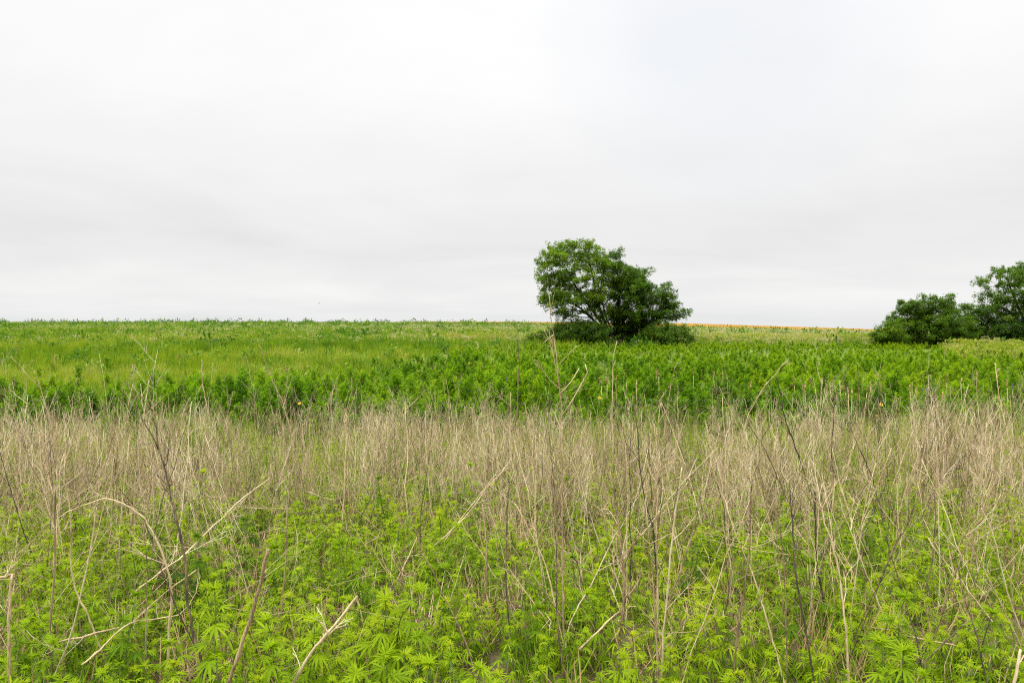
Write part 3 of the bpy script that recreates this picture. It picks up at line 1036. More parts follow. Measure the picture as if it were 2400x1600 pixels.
# ---------------------------------------------------------------- hero stalks, read off the photo (pixel paths from the top down)
# name, shade 0..1, width px, path, distance (None: where the base meets the ground), branch count, label
HEROES = [
    ('tall stalk', .42, 6.0, [(1286, 688), (1292, 745), (1300, 800), (1306, 855), (1309, 890), (1315, 960), (1316, 1010), (1318, 1100), (1317, 1250), (1319, 1400), (1322, 1490), (1330, 1590)], 3.5, 8,
     'tallest tan stalk, rising past the horizon in front of the airy tree'),
    ('dark forked stalk', .12, 8.5, [(346, 905), (352, 930), (358, 955), (366, 1003), (371, 1047), (384, 1088), (395, 1139), (403, 1177), (414, 1215), (423, 1259), (434, 1315), (439, 1404), (449, 1468), (467, 1532), (482, 1600)], 3.0, 4,
     'thick dark brown forked stalk with a split top'),
    ('thin dark stalk', .16, 4.5, [(330, 1200), (355, 1264), (368, 1300), (378, 1335), (403, 1394), (434, 1468), (466, 1532), (492, 1600)], 3.05, 2, 'thin dark stalk crossing the foot of the thick forked stalk'),
    ('arched pale stalk', .60, 6.6, [(136, 1214), (170, 1194), (204, 1180), (245, 1168), (279, 1175), (306, 1190), (337, 1214), (362, 1256), (383, 1302), (398, 1358), (403, 1404), (395, 1481), (393, 1600)], 3.1, 3,
     'pale stalk bent over in a wide arch'),
    ('broken silver stalk', .80, 9, [(838, 1396), (804, 1440), (768, 1483), (727, 1532), (687, 1600)], 2.75, 5, 'thick silvery broken stalk slanting through green hemp at the bottom'),
    ('near brown stalk', .45, 10, [(628, 1287), (615, 1340), (602, 1400), (576, 1480), (556, 1540), (535, 1600)], 2.3, 0, 'bare blunt brown stalk, closest to the camera, slanting'),
    ('snapped stub', .45, 8, [(-10, 1353), (10, 1352), (27, 1348), (25, 1370), (22, 1430), (20, 1500), (22, 1600)], 2.9, 1, 'brown stalk snapped sideways at its top, at the left frame edge'),
    ('straight brown stalk', .33, 6.5, [(131, 1150), (130, 1200), (128, 1328), (120, 1430), (117, 1532), (117, 1600)], 3.1, 3, 'straight brown stalk second from the left frame edge'),
    ('fallen silver stalk', .74, 3.8, [(633, 1119), (585, 1155), (551, 1183), (500, 1232), (434, 1297), (383, 1335), (306, 1394)], (4.6, 3.5), 7, 'long silvery fallen stalk slanting up to the right, feathered with twigs'),
    ('lower fallen stalk', .50, 5, [(460, 1335), (390, 1386), (345, 1425), (301, 1463), (222, 1483), (140, 1503)], (3.4, 3.1), 2, 'brown fallen stalk bent in the middle, below the silvery one'),
    ('lowest fallen stalk', .55, 5.5, [(420, 1440), (370, 1450), (306, 1458), (255, 1501), (225, 1530), (191, 1557)], (3.15, 2.9), 2, 'brown fallen stick lying lowest of the fallen ones at the left'),
    ('pale leaning stalk', .80, 4.5, [(226, 1190), (222, 1225), (204, 1328), (184, 1412), (166, 1488), (145, 1544), (120, 1600)], 3.0, 2, 'pale thin stalk leaning right with its foot at the bottom left'),
    ('white tipped stalk', .80, 5, [(81, 868), (90, 895), (99, 921), (119, 996), (129, 1047), (150, 1122), (160, 1170), (167, 1241), (168, 1260), (166, 1328), (184, 1401), (204, 1435), (228, 1500), (270, 1600)], 3.3, 3,
     'long pale stalk with a white broken tip above the brown band'),
    ('bowed pale stalk', .86, 5, [(60, 985), (68, 1027), (85, 1081), (100, 1118), (109, 1149), (117, 1200), (124, 1248), (128, 1310)], None, 2, 'pale bowed stalk near the left edge inside the brown band'),
    ('lone grey stalk', .42, 5, [(677, 1150), (674, 1225), (668, 1340), (661, 1404), (660, 1470), (658, 1520)], None, 1, 'lone grey upright stalk among hemp right of the blunt one'),
    ('thin arcing stalk', .42, 4.8, [(972, 1240), (988, 1289), (1018, 1345), (1049, 1412), (1077, 1470), (1097, 1524), (1118, 1600)], 2.9, 1, 'thin brown stalk curving down to the right in the green middle'),
    ('pale brown pair', .55, 6, [(1130, 1180), (1136, 1233), (1141, 1297), (1138, 1379), (1131, 1455), (1128, 1500)], None, 3, 'light brown upright stalk in front of the bare soil patch'),
    ('grey upright', .28, 5.5, [(1192, 1120), (1189, 1200), (1186, 1270), (1184, 1328), (1189, 1404), (1197, 1506), (1200, 1540)], None, 2, 'dark grey upright stalk just right of the light brown one'),
    ('leaning sheaf', .60, 3.0, [(1198, 1074), (1175, 1105), (1140, 1145), (1100, 1200), (1060, 1240), (1018, 1277)], (6.0, 4.7), 6, 'pale sheaf of dry stems leaning over to the right'),
    ('slanting partner', .58, 2.4, [(1165, 1105), (1120, 1165), (1080, 1215), (1040, 1270)], (5.8, 4.8), 3, 'thin pale stem lying along the leaning sheaf'),
    ('grey post stalk', .55, 6, [(1545, 1000), (1541, 1080), (1540, 1160), (1538, 1251), (1541, 1404), (1538, 1506), (1543, 1600)], 3.0, 3, 'straight grey stalk like a thin post, left of the white one'),
    ('white stalk', .78, 5.6, [(1598, 1095), (1590, 1150), (1583, 1200), (1572, 1302), (1562, 1404), (1555, 1481), (1551, 1585)], 3.05, 4, 'thick whitish stalk forking low beside the grey post like one'),
    ('fork arm', .42, 4.5, [(1640, 1150), (1634, 1200), (1618, 1259), (1600, 1328), (1582, 1375), (1567, 1412), (1556, 1475)], 3.1, 2, 'grey arm forking off rightwards beside the whitish stalk'),
    ('long tan curve', .72, 5, [(1665, 1080), (1685, 1140), (1702, 1180), (1712, 1215), (1731, 1269), (1756, 1322), (1777, 1384), (1799, 1455), (1818, 1526), (1838, 1600)], 3.0, 2, 'long smooth tan stalk curving down right from the brown band'),
    ('brown leaning', .36, 5.5, [(1762, 1120), (1759, 1200), (1754, 1307), (1741, 1399), (1728, 1493), (1718, 1600)], 3.0, 3, 'brown knotty stalk leaning right, crossing the long tan curve'),
    ('dark slender', .08, 4, [(1362, 1120), (1381, 1200), (1394, 1251), (1404, 1315), (1417, 1361), (1430, 1399), (1436, 1450), (1440, 1490)], None, 3, 'slender dark stalk leaning left, right of the tallest stalk'),
    ('dark crossing', .06, 4.2, [(1305, 1215), (1325, 1259), (1353, 1322), (1368, 1379), (1386, 1424), (1399, 1503), (1402, 1540)], None, 2, 'blackish stalk slanting behind the tallest stalk'),
    ('shaggy clump', .34, 11, [(1436, 1120), (1441, 1170), (1447, 1213), (1455, 1284), (1463, 1353), (1460, 1430), (1453, 1500), (1445, 1557)], 3.3, 10, 'thick shaggy brown stalk wrapped in torn fibres'),
    ('propped stick', .78, 5.5, [(1490, 1420), (1465, 1424), (1430, 1450), (1399, 1481), (1358, 1521)], (3.5, 3.2), 1, 'pale stick propped low against the shaggy brown stalk'),
    ('fan arm left', .68, 4, [(1200, 1345), (1230, 1385), (1260, 1425), (1290, 1470), (1312, 1520), (1328, 1565)], 3.4, 3, 'pale stem fanning out left from the foot of the tallest stalk'),
    ('fan arm high', .64, 4, [(1206, 1180), (1222, 1204), (1245, 1250), (1272, 1305), (1290, 1370), (1305, 1440), (1318, 1500)], 3.5, 2, 'pale stem fanning out high left beside the tallest stalk'),
    ('fan arm right', .72, 4.5, [(1440, 1255), (1410, 1320), (1385, 1370), (1358, 1415), (1335, 1460), (1325, 1520)], 3.45, 3, 'tan stem fanning out right from the tallest stalk'),
    ('dark long', .08, 4.5, [(1735, 945), (1748, 986), (1770, 1018), (1790, 1047), (1808, 1085), (1821, 1115), (1835, 1145), (1848, 1177), (1872, 1238), (1890, 1290)], None, 4, 'long dark stalk bending through the brown band, right of centre'),
    ('dark tipped pale', .14, 5.5, [(1818, 881), (1825, 905), (1831, 932), (1838, 976), (1850, 1010), (1859, 1034), (1876, 1081), (1893, 1132), (1913, 1190), (1924, 1240)], None, 6, 'dark stalk with short whitish side twigs and a pale tip'),
    ('bowed tan wand', .68, 4, [(1837, 850), (1815, 880), (1790, 908), (1770, 942), (1750, 983), (1742, 1034), (1737, 1080), (1725, 1180)], None, 3, 'light wand bowing right over the green thicket edge'),
    ('dark vertical', .16, 4.5, [(1960, 915), (1957, 940), (1954, 969), (1949, 1054), (1952, 1105), (1947, 1180), (1940, 1228), (1936, 1270)], None, 3, 'dark crooked vertical stalk in the right brown band'),
    ('dark sweeping', .10, 5, [(1985, 990), (1998, 1013), (2015, 1054), (2035, 1095), (2044, 1120), (2052, 1149), (2064, 1190), (2076, 1238), (2090, 1290)], None, 4, 'dark stalk sweeping down right behind the black forked one'),
    ('black forked', .05, 5, [(2050, 1165), (2065, 1208), (2077, 1255), (2088, 1302), (2109, 1366), (2129, 1435), (2149, 1506), (2167, 1593)], 3.0, 3, 'black branching stalk with a wide fork, reaching the bottom'),
    ('black arm', .06, 3.5, [(2145, 1180), (2134, 1205), (2118, 1245), (2100, 1270), (2088, 1300)], 3.02, 2, 'thin black arm rising right from the black branching stalk'),
    ('black hooked', .10, 4.5, [(2190, 1150), (2193, 1208), (2189, 1265), (2185, 1315), (2170, 1379), (2158, 1425), (2150, 1460)], None, 3, 'dark hooked stalk bending left at its foot'),
    ('tan diagonal', .75, 5.2, [(2205, 1140), (2234, 1200), (2257, 1245), (2277, 1279), (2318, 1358), (2348, 1419), (2375, 1475), (2400, 1525)], 3.3, 3, 'long tan diagonal stalk running off the right frame edge'),
    ('tan diagonal thin', .70, 3.8, [(2300, 1190), (2326, 1248), (2348, 1338), (2366, 1404), (2390, 1470)], 3.5, 2, 'thinner tan stalk above the long diagonal one'),
    ('pale diagonal', .78, 5.5, [(1968, 1165), (1979, 1210), (2002, 1264), (2030, 1343), (2050, 1391), (2070, 1440), (2087, 1480), (2095, 1500)], None, 3, 'pale diagonal stalk left of the black branching stalk'),
    ('knotty pale', .60, 6, [(1922, 1180), (1933, 1225), (1953, 1284), (1968, 1353), (1976, 1417), (1984, 1493), (1990, 1598)], 3.0, 4, 'knotty light brown stalk dropping straight to the bottom right'),
    ('dark rough', .14, 6, [(1850, 1130), (1856, 1203), (1859, 1260), (1861, 1315), (1874, 1399), (1889, 1481), (1907, 1598)], 3.0, 5, 'rough dark stalk with fluffy twigs left of the knotty one'),
    ('dark rough twin', .10, 7, [(1909, 1150), (1912, 1225), (1915, 1328), (1928, 1391), (1934, 1432), (1940, 1480)], None, 4, 'stout dark stalk between the rough dark and knotty light ones'),
    ('thin brown riser', .48, 4.5, [(1828, 1220), (1833, 1289), (1841, 1404), (1843, 1506), (1846, 1600)], 2.95, 2, 'thin light brown riser left of the rough dark stalk'),
    ('dark leaning low', .20, 5, [(2331, 1409), (2300, 1430), (2274, 1450), (2235, 1485), (2198, 1519), (2160, 1560), (2126, 1600)], (3.5, 3.0), 2, 'brown stick slanting up right across the bottom right corner'),
    ('flat tan stick', .70, 4.5, [(2040, 1468), (2090, 1478), (2130, 1490), (2183, 1501), (2230, 1510), (2290, 1524)], (3.3, 3.25), 2, 'tan stick lying almost flat across the bottom right'),
    ('pale crossing', .80, 4.2, [(2175, 1260), (2193, 1289), (2239, 1343), (2285, 1404), (2326, 1455), (2365, 1495), (2402, 1530)], 3.4, 2, 'pale stalk crossing below the long tan diagonal'),
    ('dark wisp', .12, 3.8, [(2238, 1290), (2252, 1366), (2262, 1405), (2274, 1442), (2287, 1485), (2297, 1524), (2312, 1600)], 3.05, 2, 'dark wispy stalk in front of the pale crossing one'),
    ('corner stub', .88, 8, [(2392, 1521), (2386, 1550), (2377, 1600)], 2.8, 0, 'short whitish stub at the bottom right corner'),
    ('thin dark spear', .20, 4, [(1211, 790), (1215, 820), (1217, 850), (1213, 952), (1211, 1003), (1203, 1054), (1196, 1120)], None, 2, 'thin dark spear of a stalk rising alone left of the tallest'),
    ('pale spear', .60, 4, [(1446, 798), (1438, 845), (1436, 869), (1436, 929), (1434, 965), (1435, 1000), (1437, 1057), (1440, 1130)], None, 5, 'slender spear like stalk standing before the dark tree trunks'),
    ('bent spear', .55, 4, [(1582, 858), (1577, 880), (1571, 899), (1558, 922), (1547, 938), (1552, 958), (1565, 1018), (1577, 1078), (1584, 1140)], None, 3, 'stalk kinked sharply near its top over the green thicket'),
    ('left pale spear', .72, 3.8, [(608, 808), (619, 840), (628, 864), (640, 893), (651, 916), (661, 938), (672, 975), (684, 1030), (690, 1080)], None, 6, 'pale feathery stalk leaning left over the dark thicket'),
    ('left upright spear', .66, 3.4, [(473, 842), (474, 870), (475, 900), (480, 930), (486, 956), (490, 1000), (494, 1050)], None, 6, 'pale upright stalk with twigs trailing left over the thicket'),
    ('right cluster spear', .45, 4, [(2009, 850), (2010, 880), (2012, 912), (2010, 942), (2008, 975), (2006, 1020), (2004, 1080)], None, 4, 'upright brown stalk among the rusty seed spikes'),
    ('right edge spear', .55, 4, [(2332, 850), (2336, 885), (2342, 930), (2350, 970), (2360, 1010), (2372, 1060), (2380, 1110)], None, 5, 'twisted tan stalk with curling twigs near the right edge'),
]
hero_pos = []
for hi, (nm, shade, wpx, path, dd, nbr, lb) in enumerate(HEROES):
    r = random.Random(500 + hi)
    n = len(path)
    if dd is None:
        dd = ground_hit(*path[-1]) - .05
    lying = isinstance(dd, tuple)
    pts = []
    lean = r.uniform(-.12, .12)
    for i, (u, v) in enumerate(path):
        tt = i / (n - 1)
        d = dd[0] * (1 - tt) + dd[1] * tt if lying else dd + lean * (1 - tt) * dd * .5
        pts.append(P(u, v, d))
    if not lying:
        q = pts[-1]
        gz = float(H(q.x, q.y))
        if q.z > gz - .03:
            dr = (pts[-1] - pts[-2]).normalized()
            k = min(1.5, (q.z - gz + .05) / max(.35, -dr.z))
            e = q + dr * k
            e.z = gz - .05
            pts.append(e)
    dm = pts[-1].y
    base = pts[-1].copy()
    gp = Vector((base.x, base.y, float(H(base.x, base.y))))
    root = thing('dead_stalk' if not lying else 'fallen_stalk', gp, lb, 'dead weed', 'dead weed stalks in the tan band')
    hero_pos.append((nm, lb, gp, pts[len(pts) // 2]))
    # smooth the path a little and add knots
    fine = []
    for i in range(len(pts) - 1):
        a, b = pts[max(0, i - 1)], pts[i]
        c, e = pts[i + 1], pts[min(len(pts) - 1, i + 2)]
        for q in range(3):
            s = q / 3
            fine.append(.5 * ((2 * b) + (c - a) * s + (2 * a - 5 * b + 4 * c - e) * s * s + (-a + 3 * b - 3 * c + e) * s ** 3))
    fine.append(pts[-1])
    fine = [p if i in (0, len(fine) - 1) else p + Vector((r.gauss(0, .0005), 0, r.gauss(0, .0005))) * dm for i, p in enumerate(fine)]
    nf = len(fine)
    r1 = wpx * .82 / 2 * dm / 1600
    rad = np.linspace(.62 if n < 8 else .30, 1.05, nf) * r1 * np.array([1 + r.gauss(0, .10) for _ in range(nf)])
    if nm in ('broken silver stalk', 'near brown stalk', 'corner stub', 'snapped stub'):
        rad = np.linspace(.8, 1.1, nf) * r1 * np.array([1 + r.gauss(0, .08) for _ in range(nf)])
    rad = rad * np.array([1.28 if i % 5 == 2 else 1 for i in range(nf)])          # swollen nodes
    mb = MB()
    tube(mb, [p - gp for p in fine], rad, 7)
    if nm in ('shaggy clump', 'broken silver stalk', 'arched pale stalk', 'white stalk', 'tall stalk', 'snapped stub', 'grey post stalk', 'knotty pale', 'fallen silver stalk', 'dark rough', 'straight brown stalk'):      # torn fibres peeling from the stem
        for k in range(26 if nm == 'shaggy clump' else 9):
            i = r.randint(2, nf - 3)
            p = fine[i] - gp
            dr = (fine[i - 1] - fine[i + 1]).normalized() * r.choice((1, 1, -1))
            twig_tree(mb, p, dr + Vector((r.gauss(0, .25), r.gauss(0, .25), r.gauss(0, .2))), r.uniform(.05, .2), r1 * .16, r, 0, age=.8)
    o = mb.build('stem', DRY, root)
    o['tint'] = shade
    for k in range(nbr):
        i = int(nf * (r.uniform(.02 if nm != 'tall stalk' else .3, .72) if nm not in ('broken silver stalk', 'fallen silver stalk', 'arched pale stalk') else r.uniform(.4, .85)))
        p = fine[i] - gp
        ax = (fine[max(0, i - 1)] - fine[min(nf - 1, i + 1)]).normalized()
        mb = MB()
        sd_ = Vector((r.choice((-1, 1)) * r.uniform(.4, 1), r.gauss(0, .5), r.uniform(-.1, .5)))
        twig_tree(mb, p, ax * r.uniform(.5, 1.2) + sd_, r.uniform(.10, .30) * (min(1, dm / 4) if dm < 4.5 else 4.0 / dm), r1 * r.uniform(.32, .5), r, r.choice((1, 2)), 4)
        o = mb.build('branch', DRY, root)
        o['tint'] = min(1, shade + .12)
# the side arms of the forked stalk and of the tallest stalk are read off the photo too
EXTRA = {'dark forked stalk': [([(296, 894), (310, 920), (335, 985), (362, 1030), (371, 1052)], 3.6, .18), ([(309, 906), (325, 922), (345, 945), (357, 962)], 3.2, .2), ([(398, 1010), (396, 1050), (391, 1085), (385, 1092)], 3, .16)],
         'tall stalk': [([(1272, 804), (1283, 795), (1298, 784)], 2.6, .75), ([(1352, 810), (1335, 828), (1311, 853)], 3, .7), ([(1371, 853), (1377, 872), (1360, 905), (1340, 940), (1317, 975)], 3.6, .78), ([(1358, 862), (1338, 895), (1310, 926)], 3.2, .74),
                        ([(1380, 1060), (1350, 1110), (1322, 1160)], 3, .6), ([(1262, 1010), (1285, 1060), (1315, 1110)], 3, .6)]}
for (nm, lb, gp, _), hero in zip(hero_pos, HEROES):
    for pl, wpx, shade in EXTRA.get(nm, []):
        root = [o for o in COL.objects if o.get('label') == lb][0]
        d = hero[4]
        pts = [P(u, v, d + .02) - gp for u, v in pl]
        mb = MB()
        tube(mb, pts, np.linspace(.5, 1, len(pts)) * wpx / 2 * d / 1600, 5)
        o = mb.build('branch', DRY, root)
        o['tint'] = shade


ORD = ['nearest', 'second nearest', 'third nearest', 'fourth nearest', 'fifth nearest', 'sixth nearest', 'seventh nearest', 'eighth nearest', 'ninth nearest', 'tenth nearest', 'eleventh nearest', 'twelfth nearest'] + ['%s nearest' % w_ for w_ in ('thirteenth', 'fourteenth', 'fifteenth', 'sixteenth', 'seventeenth', 'eighteenth', 'nineteenth', 'twentieth')]
LAND = [('tall stalk', 'tallest tan stalk'), ('dark forked stalk', 'thick dark forked stalk'), ('arched pale stalk', 'arched pale stalk'), ('broken silver stalk', 'silvery broken stalk'), ('near brown stalk', 'blunt brown stalk'),
        ('snapped stub', 'snapped stalk'), ('thin arcing stalk', 'thin curving stalk'), ('grey upright', 'dark grey stalk'), ('leaning sheaf', 'leaning sheaf'), ('white stalk', 'thick whitish stalk'), ('long tan curve', 'long curving tan stalk'),
        ('shaggy clump', 'shaggy brown stalk'), ('dark tipped pale', 'pale tipped dark stalk'), ('black forked', 'black branching stalk'), ('tan diagonal', 'tan diagonal stalk'), ('knotty pale', 'knotty brown stalk'), ('lone grey stalk', 'lone grey stalk'),
        ('bowed pale stalk', 'bowed pale stalk'), ('dark sweeping', 'sweeping dark stalk'), ('left pale spear', 'pale feathery stalk'), ('right edge spear', 'twisted tan stalk')]
_hp = {h[0]: h[2] for h in hero_pos}
LPOS = [(txt, _hp[k].x, _hp[k].y) for k, txt in LAND]


def near_hero(items, noun):
    """labels for many alike: each by its look, its side of the closest landmark stalk, and its rank there"""
    slots = {}
    for i, (x, y, look) in enumerate(items):
        j = min(range(len(LPOS)), key=lambda q: (LPOS[q][1] - x) ** 2 + (LPOS[q][2] - y) ** 2)
        t, hx, hy = LPOS[j]
        dx, dy = x - hx, y - hy
        rel = ('left of' if dx < 0 else 'right of') if abs(dx) > abs(dy) * .7 else ('behind' if dy > 0 else 'in front of')
        slots.setdefault((look, rel, t), []).append((dx * dx + dy * dy, i))
    out = [None] * len(items)
    for (look, rel, t), lst in slots.items():
        lst.sort()
        for k, (_, i) in enumerate(lst):
            out[i] = '%s %s %s the %s' % (look, noun, rel, t)
            if len(lst) > 1:
                out[i] += ', %s' % (ORD[min(k, len(ORD) - 1)])
    return out


# ---------------------------------------------------------------- hemp: the 300 nearest plants as things, the rest as one mass
def hemp_dens(x, y):
    return .3 + 1.2 * np.clip((fnoise(x, y, 1.4, 31) - .28) * 2.2, 0, 1)


x1, y1 = sample(2.25, 6.2, 30, -.78, .78, .1)
k = rng.uniform(0, 1, len(x1)) < hemp_dens(x1, y1)
x1, y1 = x1[k], y1[k]
u1 = pixel_u(x1, y1)
bigp = .10 + .5 * np.exp(-((u1 - 900) / 330) ** 2 - ((y1 - 2.6) / .9) ** 2)
s1 = np.where(rng.uniform(0, 1, len(x1)) < bigp, rng.uniform(.85, 1.2, len(x1)), rng.uniform(.42, .78, len(x1)))
o_ = np.argsort(-s1 / y1)              # the ones that show largest first
x1, y1, s1 = x1[o_], y1[o_], s1[o_]
NI = min(300, len(x1))
items, recs = [], []
for i in range(NI):
    x, y = float(x1[i]), float(y1[i])
    tn = float(np.clip(.60 + (fnoise(x, y, 1.1, 41) - .5) * .9 + rng.normal(0, .07), .12, .85))
    ip = int(rng.integers(0, len(protos)))
    sc = float(s1[i])
    if sc > .8:
        tn = max(.12, tn - .16)
    look = ('dark green' if tn < .40 else 'bright green' if tn < .58 else 'yellow green')
    items.append((x, y, look))
    recs.append((x, y, tn, ip, sc))
labels = near_hero(items, 'hemp plant')
for (x, y, tn, ip, sc), lb in zip(recs, labels):
    root = thing('hemp_plant', (x, y, float(H(x, y)) - .01), lb, 'hemp plant', 'young hemp plants carpeting the near ground')
    root.rotation_euler = (random.gauss(0, .1), random.gauss(0, .1), random.uniform(0, 6.28))
    root.scale = (sc, sc, sc)
    for nm, me in zip(('stem', 'foliage'), protos[ip]):
        o = link(nm, me, root)
        o['tint'] = tn
x2, y2 = sample(6.2, 15.0, 15)
k = rng.uniform(0, 1, len(x2)) < hemp_dens(x2, y2)
x2 = np.concatenate([x1[NI:], x2[k]])
y2 = np.concatenate([y1[NI:], y2[k]])
N = len(x2)
s2 = np.concatenate([s1[NI:], rng.uniform(.42, .9, N - len(s1[NI:]))])
scatter('hemp_undergrowth', sprig, np.stack([x2, y2, H(x2, y2)], -1), rots(N), s2, rng.integers(0, len(sprig), N),
        np.clip(.63 + (fnoise(x2, y2, 1.3, 41) - .5) * .8, .1, .85), 'mass of young hemp growing on between the dry stalks')

carpet = [merge_meshes(hemp_plant(140 + i, h, lf_, 0), 'hemp_seedling') for i, (h, lf_) in enumerate(((.22, .066), (.27, .078), (.32, .07), (.25, .058), (.30, .085), (.19, .064)))]
x, y = sample(2.2, 7.5, 75, -.8, .8, .2)
k = rng.uniform(0, 1, len(x)) < (.30 + 1.5 * np.clip((fnoise(x, y, .75, 44) - .28) * 3.0, 0, 1)) * np.interp(y, [5, 6.5], [1, .5])
xb, yb = sample(7.5, 14.5, 26)
kb = rng.uniform(0, 1, len(xb)) < np.interp(yb, [7.5, 9.5, 14], [.6, .8, 1])
xb, yb = xb[kb], yb[kb]
x, y = np.concatenate([x[k], xb]), np.concatenate([y[k], yb])
N = len(x)
scatter('fine_weed_undergrowth', carpet, np.stack([x, y, H(x, y)], -1), rots(N, .18), rng.uniform(.7, 1.35, N), rng.integers(0, 6, N), np.clip(.65 + (fnoise(x, y, 1.1, 45) - .5) * .7 + rng.normal(0, .06, N), .12, .9), 'bright carpet of fine leaved young weeds over the near ground')

# fine grass and dead litter
gt = [grass_tuft(200 + i, 26, .21, .005, .07, GRASS, .42, .85) for i in range(5)]
x, y = sample(2.1, 9, 22, -.8, .8, .2)
k = rng.uniform(0, 1, len(x)) < .25 + fnoise(x, y, .9, 51)
x, y = x[k], y[k]
xb, yb = sample(9, 15, 16)
x, y = np.concatenate([x, xb]), np.concatenate([y, yb])
N = len(x)
scatter('undergrowth_grass', gt, np.stack([x, y, H(x, y)], -1), rots(N), rng.uniform(.6, 1.5, N), rng.integers(0, 5, N), np.clip(.58 + (fnoise(x, y, 1.6, 52) - .5) * .9, .1, .9), 'short fine green grass on the ground between the plants')
dt = [grass_tuft(220 + i, 22, .24, .005, .10, STRAW, .55, 1.6) for i in range(4)]
x, y = sample(2.1, 9, 40, -.8, .8, .2)
xb, yb = sample(9, 15, 10)
x, y = np.concatenate([x, xb]), np.concatenate([y, yb])
k = rng.uniform(0, 1, len(x)) < np.clip((fnoise(x, y, 1.2, 61) - .3) * 2.2, .3, 1)
x, y = x[k], y[k]
N = len(x)
scatter('dead_grass_litter', dt, np.stack([x, y, H(x, y)], -1), rots(N), rng.uniform(.6, 1.4, N), rng.integers(0, 4, N), rng.uniform(.35, .8, N), 'tan dead grass matted on the ground')


def stick(seed, L, rad):
    r = random.Random(seed)
    mb = MB()
    p = Vector((0, 0, 0))
    twig_tree(mb, p, Vector((1, 0, .15)), L, rad, r, 1, 4, .6)
    twig_tree(mb, Vector((L * .3, 0, .03)), Vector((1, .5, .2)), L * .6, rad * .7, r, 1, 3, .6)
    return mb.mesh('stick', DRY)


stk = [stick(240 + i, random.uniform(.2, .5), random.uniform(.0009, .0017)) for i in range(8)]
x, y = sample(3.3, 9, 20, -.8, .8, .2)
N = len(x)
scatter('fallen_twig_litter', stk, np.stack([x, y, H(x, y) + rng.uniform(.12, .45, N)], -1), np.stack([rng.normal(0, .3, N), rng.normal(-.2, .35, N), rng.uniform(0, 6.28, N)], -1), rng.uniform(.6, 1.3, N), rng.integers(0, 8, N),
        rng.uniform(.2, .7, N), 'thin dry twigs caught in the leaves')

# ---------------------------------------------------------------- dead stalks: individuals near, the rest as one mass
sp_ = []
for i in range(12):
    h = random.uniform(.85, 1.25)
    sp_.append((dead_stalk(300 + i, h, random.uniform(.0028, .0048), random.randint(4, 6), False, .16), h))
sprotos = [[q.mesh('stem' if k == 0 else 'branch', DRY) for k, q in enumerate(ms)] for ms, _ in sp_]


def stalk_w(x, y):
    u = pixel_u(x, y)
    a = np.interp(u, [-200, 250, 420, 620, 1100, 1190, 1300, 2500], [.9, .85, .45, .10, .10, .7, 1.0, .95])
    return a + (1 - a) * smoothstep(4.9, 6.0, y)


x, y = sample(2.9, 5.9, 20, -.77, .77, .05)
k = rng.uniform(0, 1, len(x)) < stalk_w(x, y) * np.interp(y, [3, 3.6, 4.6, 6], [.25, .5, .9, 1]) * np.clip((fnoise(x, y, .9, 71) - .25) * 2.6, .1, 1)
x, y = x[k], y[k]
NS = 240
if len(x) > NS:
    sel = np.sort(rng.choice(len(x), NS, replace=False))
    x, y = x[sel], y[sel]
items, recs = [], []
for i in range(len(x)):
    sh = float(np.clip(rng.choice([.12, .3, .5, .62, .75, .88], p=[.16, .16, .2, .2, .18, .10]) + rng.normal(0, .04), .03, .95))
    look = 'dark' if sh < .2 else 'brown' if sh < .42 else 'tan' if sh < .68 else 'pale'
    ip = int(rng.integers(0, 12))
    rz = float(rng.uniform(0, 6.28))
    tx, ty = float(rng.normal(0, .16)), float(rng.normal(0, .22))
    items.append((float(x[i]), float(y[i]), look))
    recs.append((float(x[i]), float(y[i]), sh, ip, rz, tx, ty, float(rng.uniform(.75, 1.15))))
for (px, py, sh, ip, rz, tx, ty, sc), lb in zip(recs, near_hero(items, 'dry twiggy stalk')):
    root = thing('dead_stalk', (px, py, float(H(px, py))), lb, 'dead weed', 'dead weed stalks in the tan band')
    root.rotation_euler = (tx, ty, rz)
    root.scale = (sc, sc, sc)
    for k, me in enumerate(sprotos[ip]):
        o = link('stem' if k == 0 else 'branch', me, root)
        o['tint'] = sh

mass = []
for i in range(14):
    h = random.uniform(.7, 1.15)
    mass.append(dead_cluster(330 + i, h))
x, y = sample(5.0, 14.6, 31)
dn = stalk_w(x, y) * smoothstep(4.3, 6.3, y) * np.clip((.6 * fnoise(x, y, 1.3, 81) + .4 * fnoise(x, y, .5, 85) - .38) * 4.2, .10, 1)
u = pixel_u(x, y)
patch = np.exp(-((u - 1640) / 70) ** 2 - ((y - 8.6) / 1.0) ** 2)      # the open green patch right of the middle
k = rng.uniform(0, 1, len(x)) < dn * (1 - .9 * patch) * np.interp(y, [5, 6, 8, 14.6], [.8, 1.25, 1.0, .72])
k &= y < 13.4 + 3.6 * (fnoise(x, x * 0, 1.6, 83) - .42) + rng.normal(0, .35, len(x))
x, y = x[k], y[k]
N = len(x)
tn = np.clip(.05 + rng.choice([.15, .32, .5, .66, .82], N, p=[.12, .16, .26, .28, .18]) + rng.normal(0, .05, N), .02, .95)
scatter('dead_weeds', mass, np.stack([x, y, H(x, y)], -1), rots(N, .16), np.where(rng.uniform(0, 1, N) < .05, rng.uniform(1.1, 1.45, N), rng.uniform(.6, 1.08, N)) * np.interp(y, [5, 9, 14], [.85, .95, .92]) * (.72 + .56 * fnoise(x, y, 1.7, 86)), rng.integers(0, 14, N), tn, 'dense stand of dead brown and tan weed stems')
lone = []
for i in range(10):
    r = random.Random(370 + i)
    lone.append(merge_meshes([q.mesh('dead_weed', DRY) for q in dead_stalk(370 + i, r.uniform(.9, 1.4), r.uniform(.0018, .0034), r.randint(1, 4), True, .2)[:1]], 'dead_weed'))
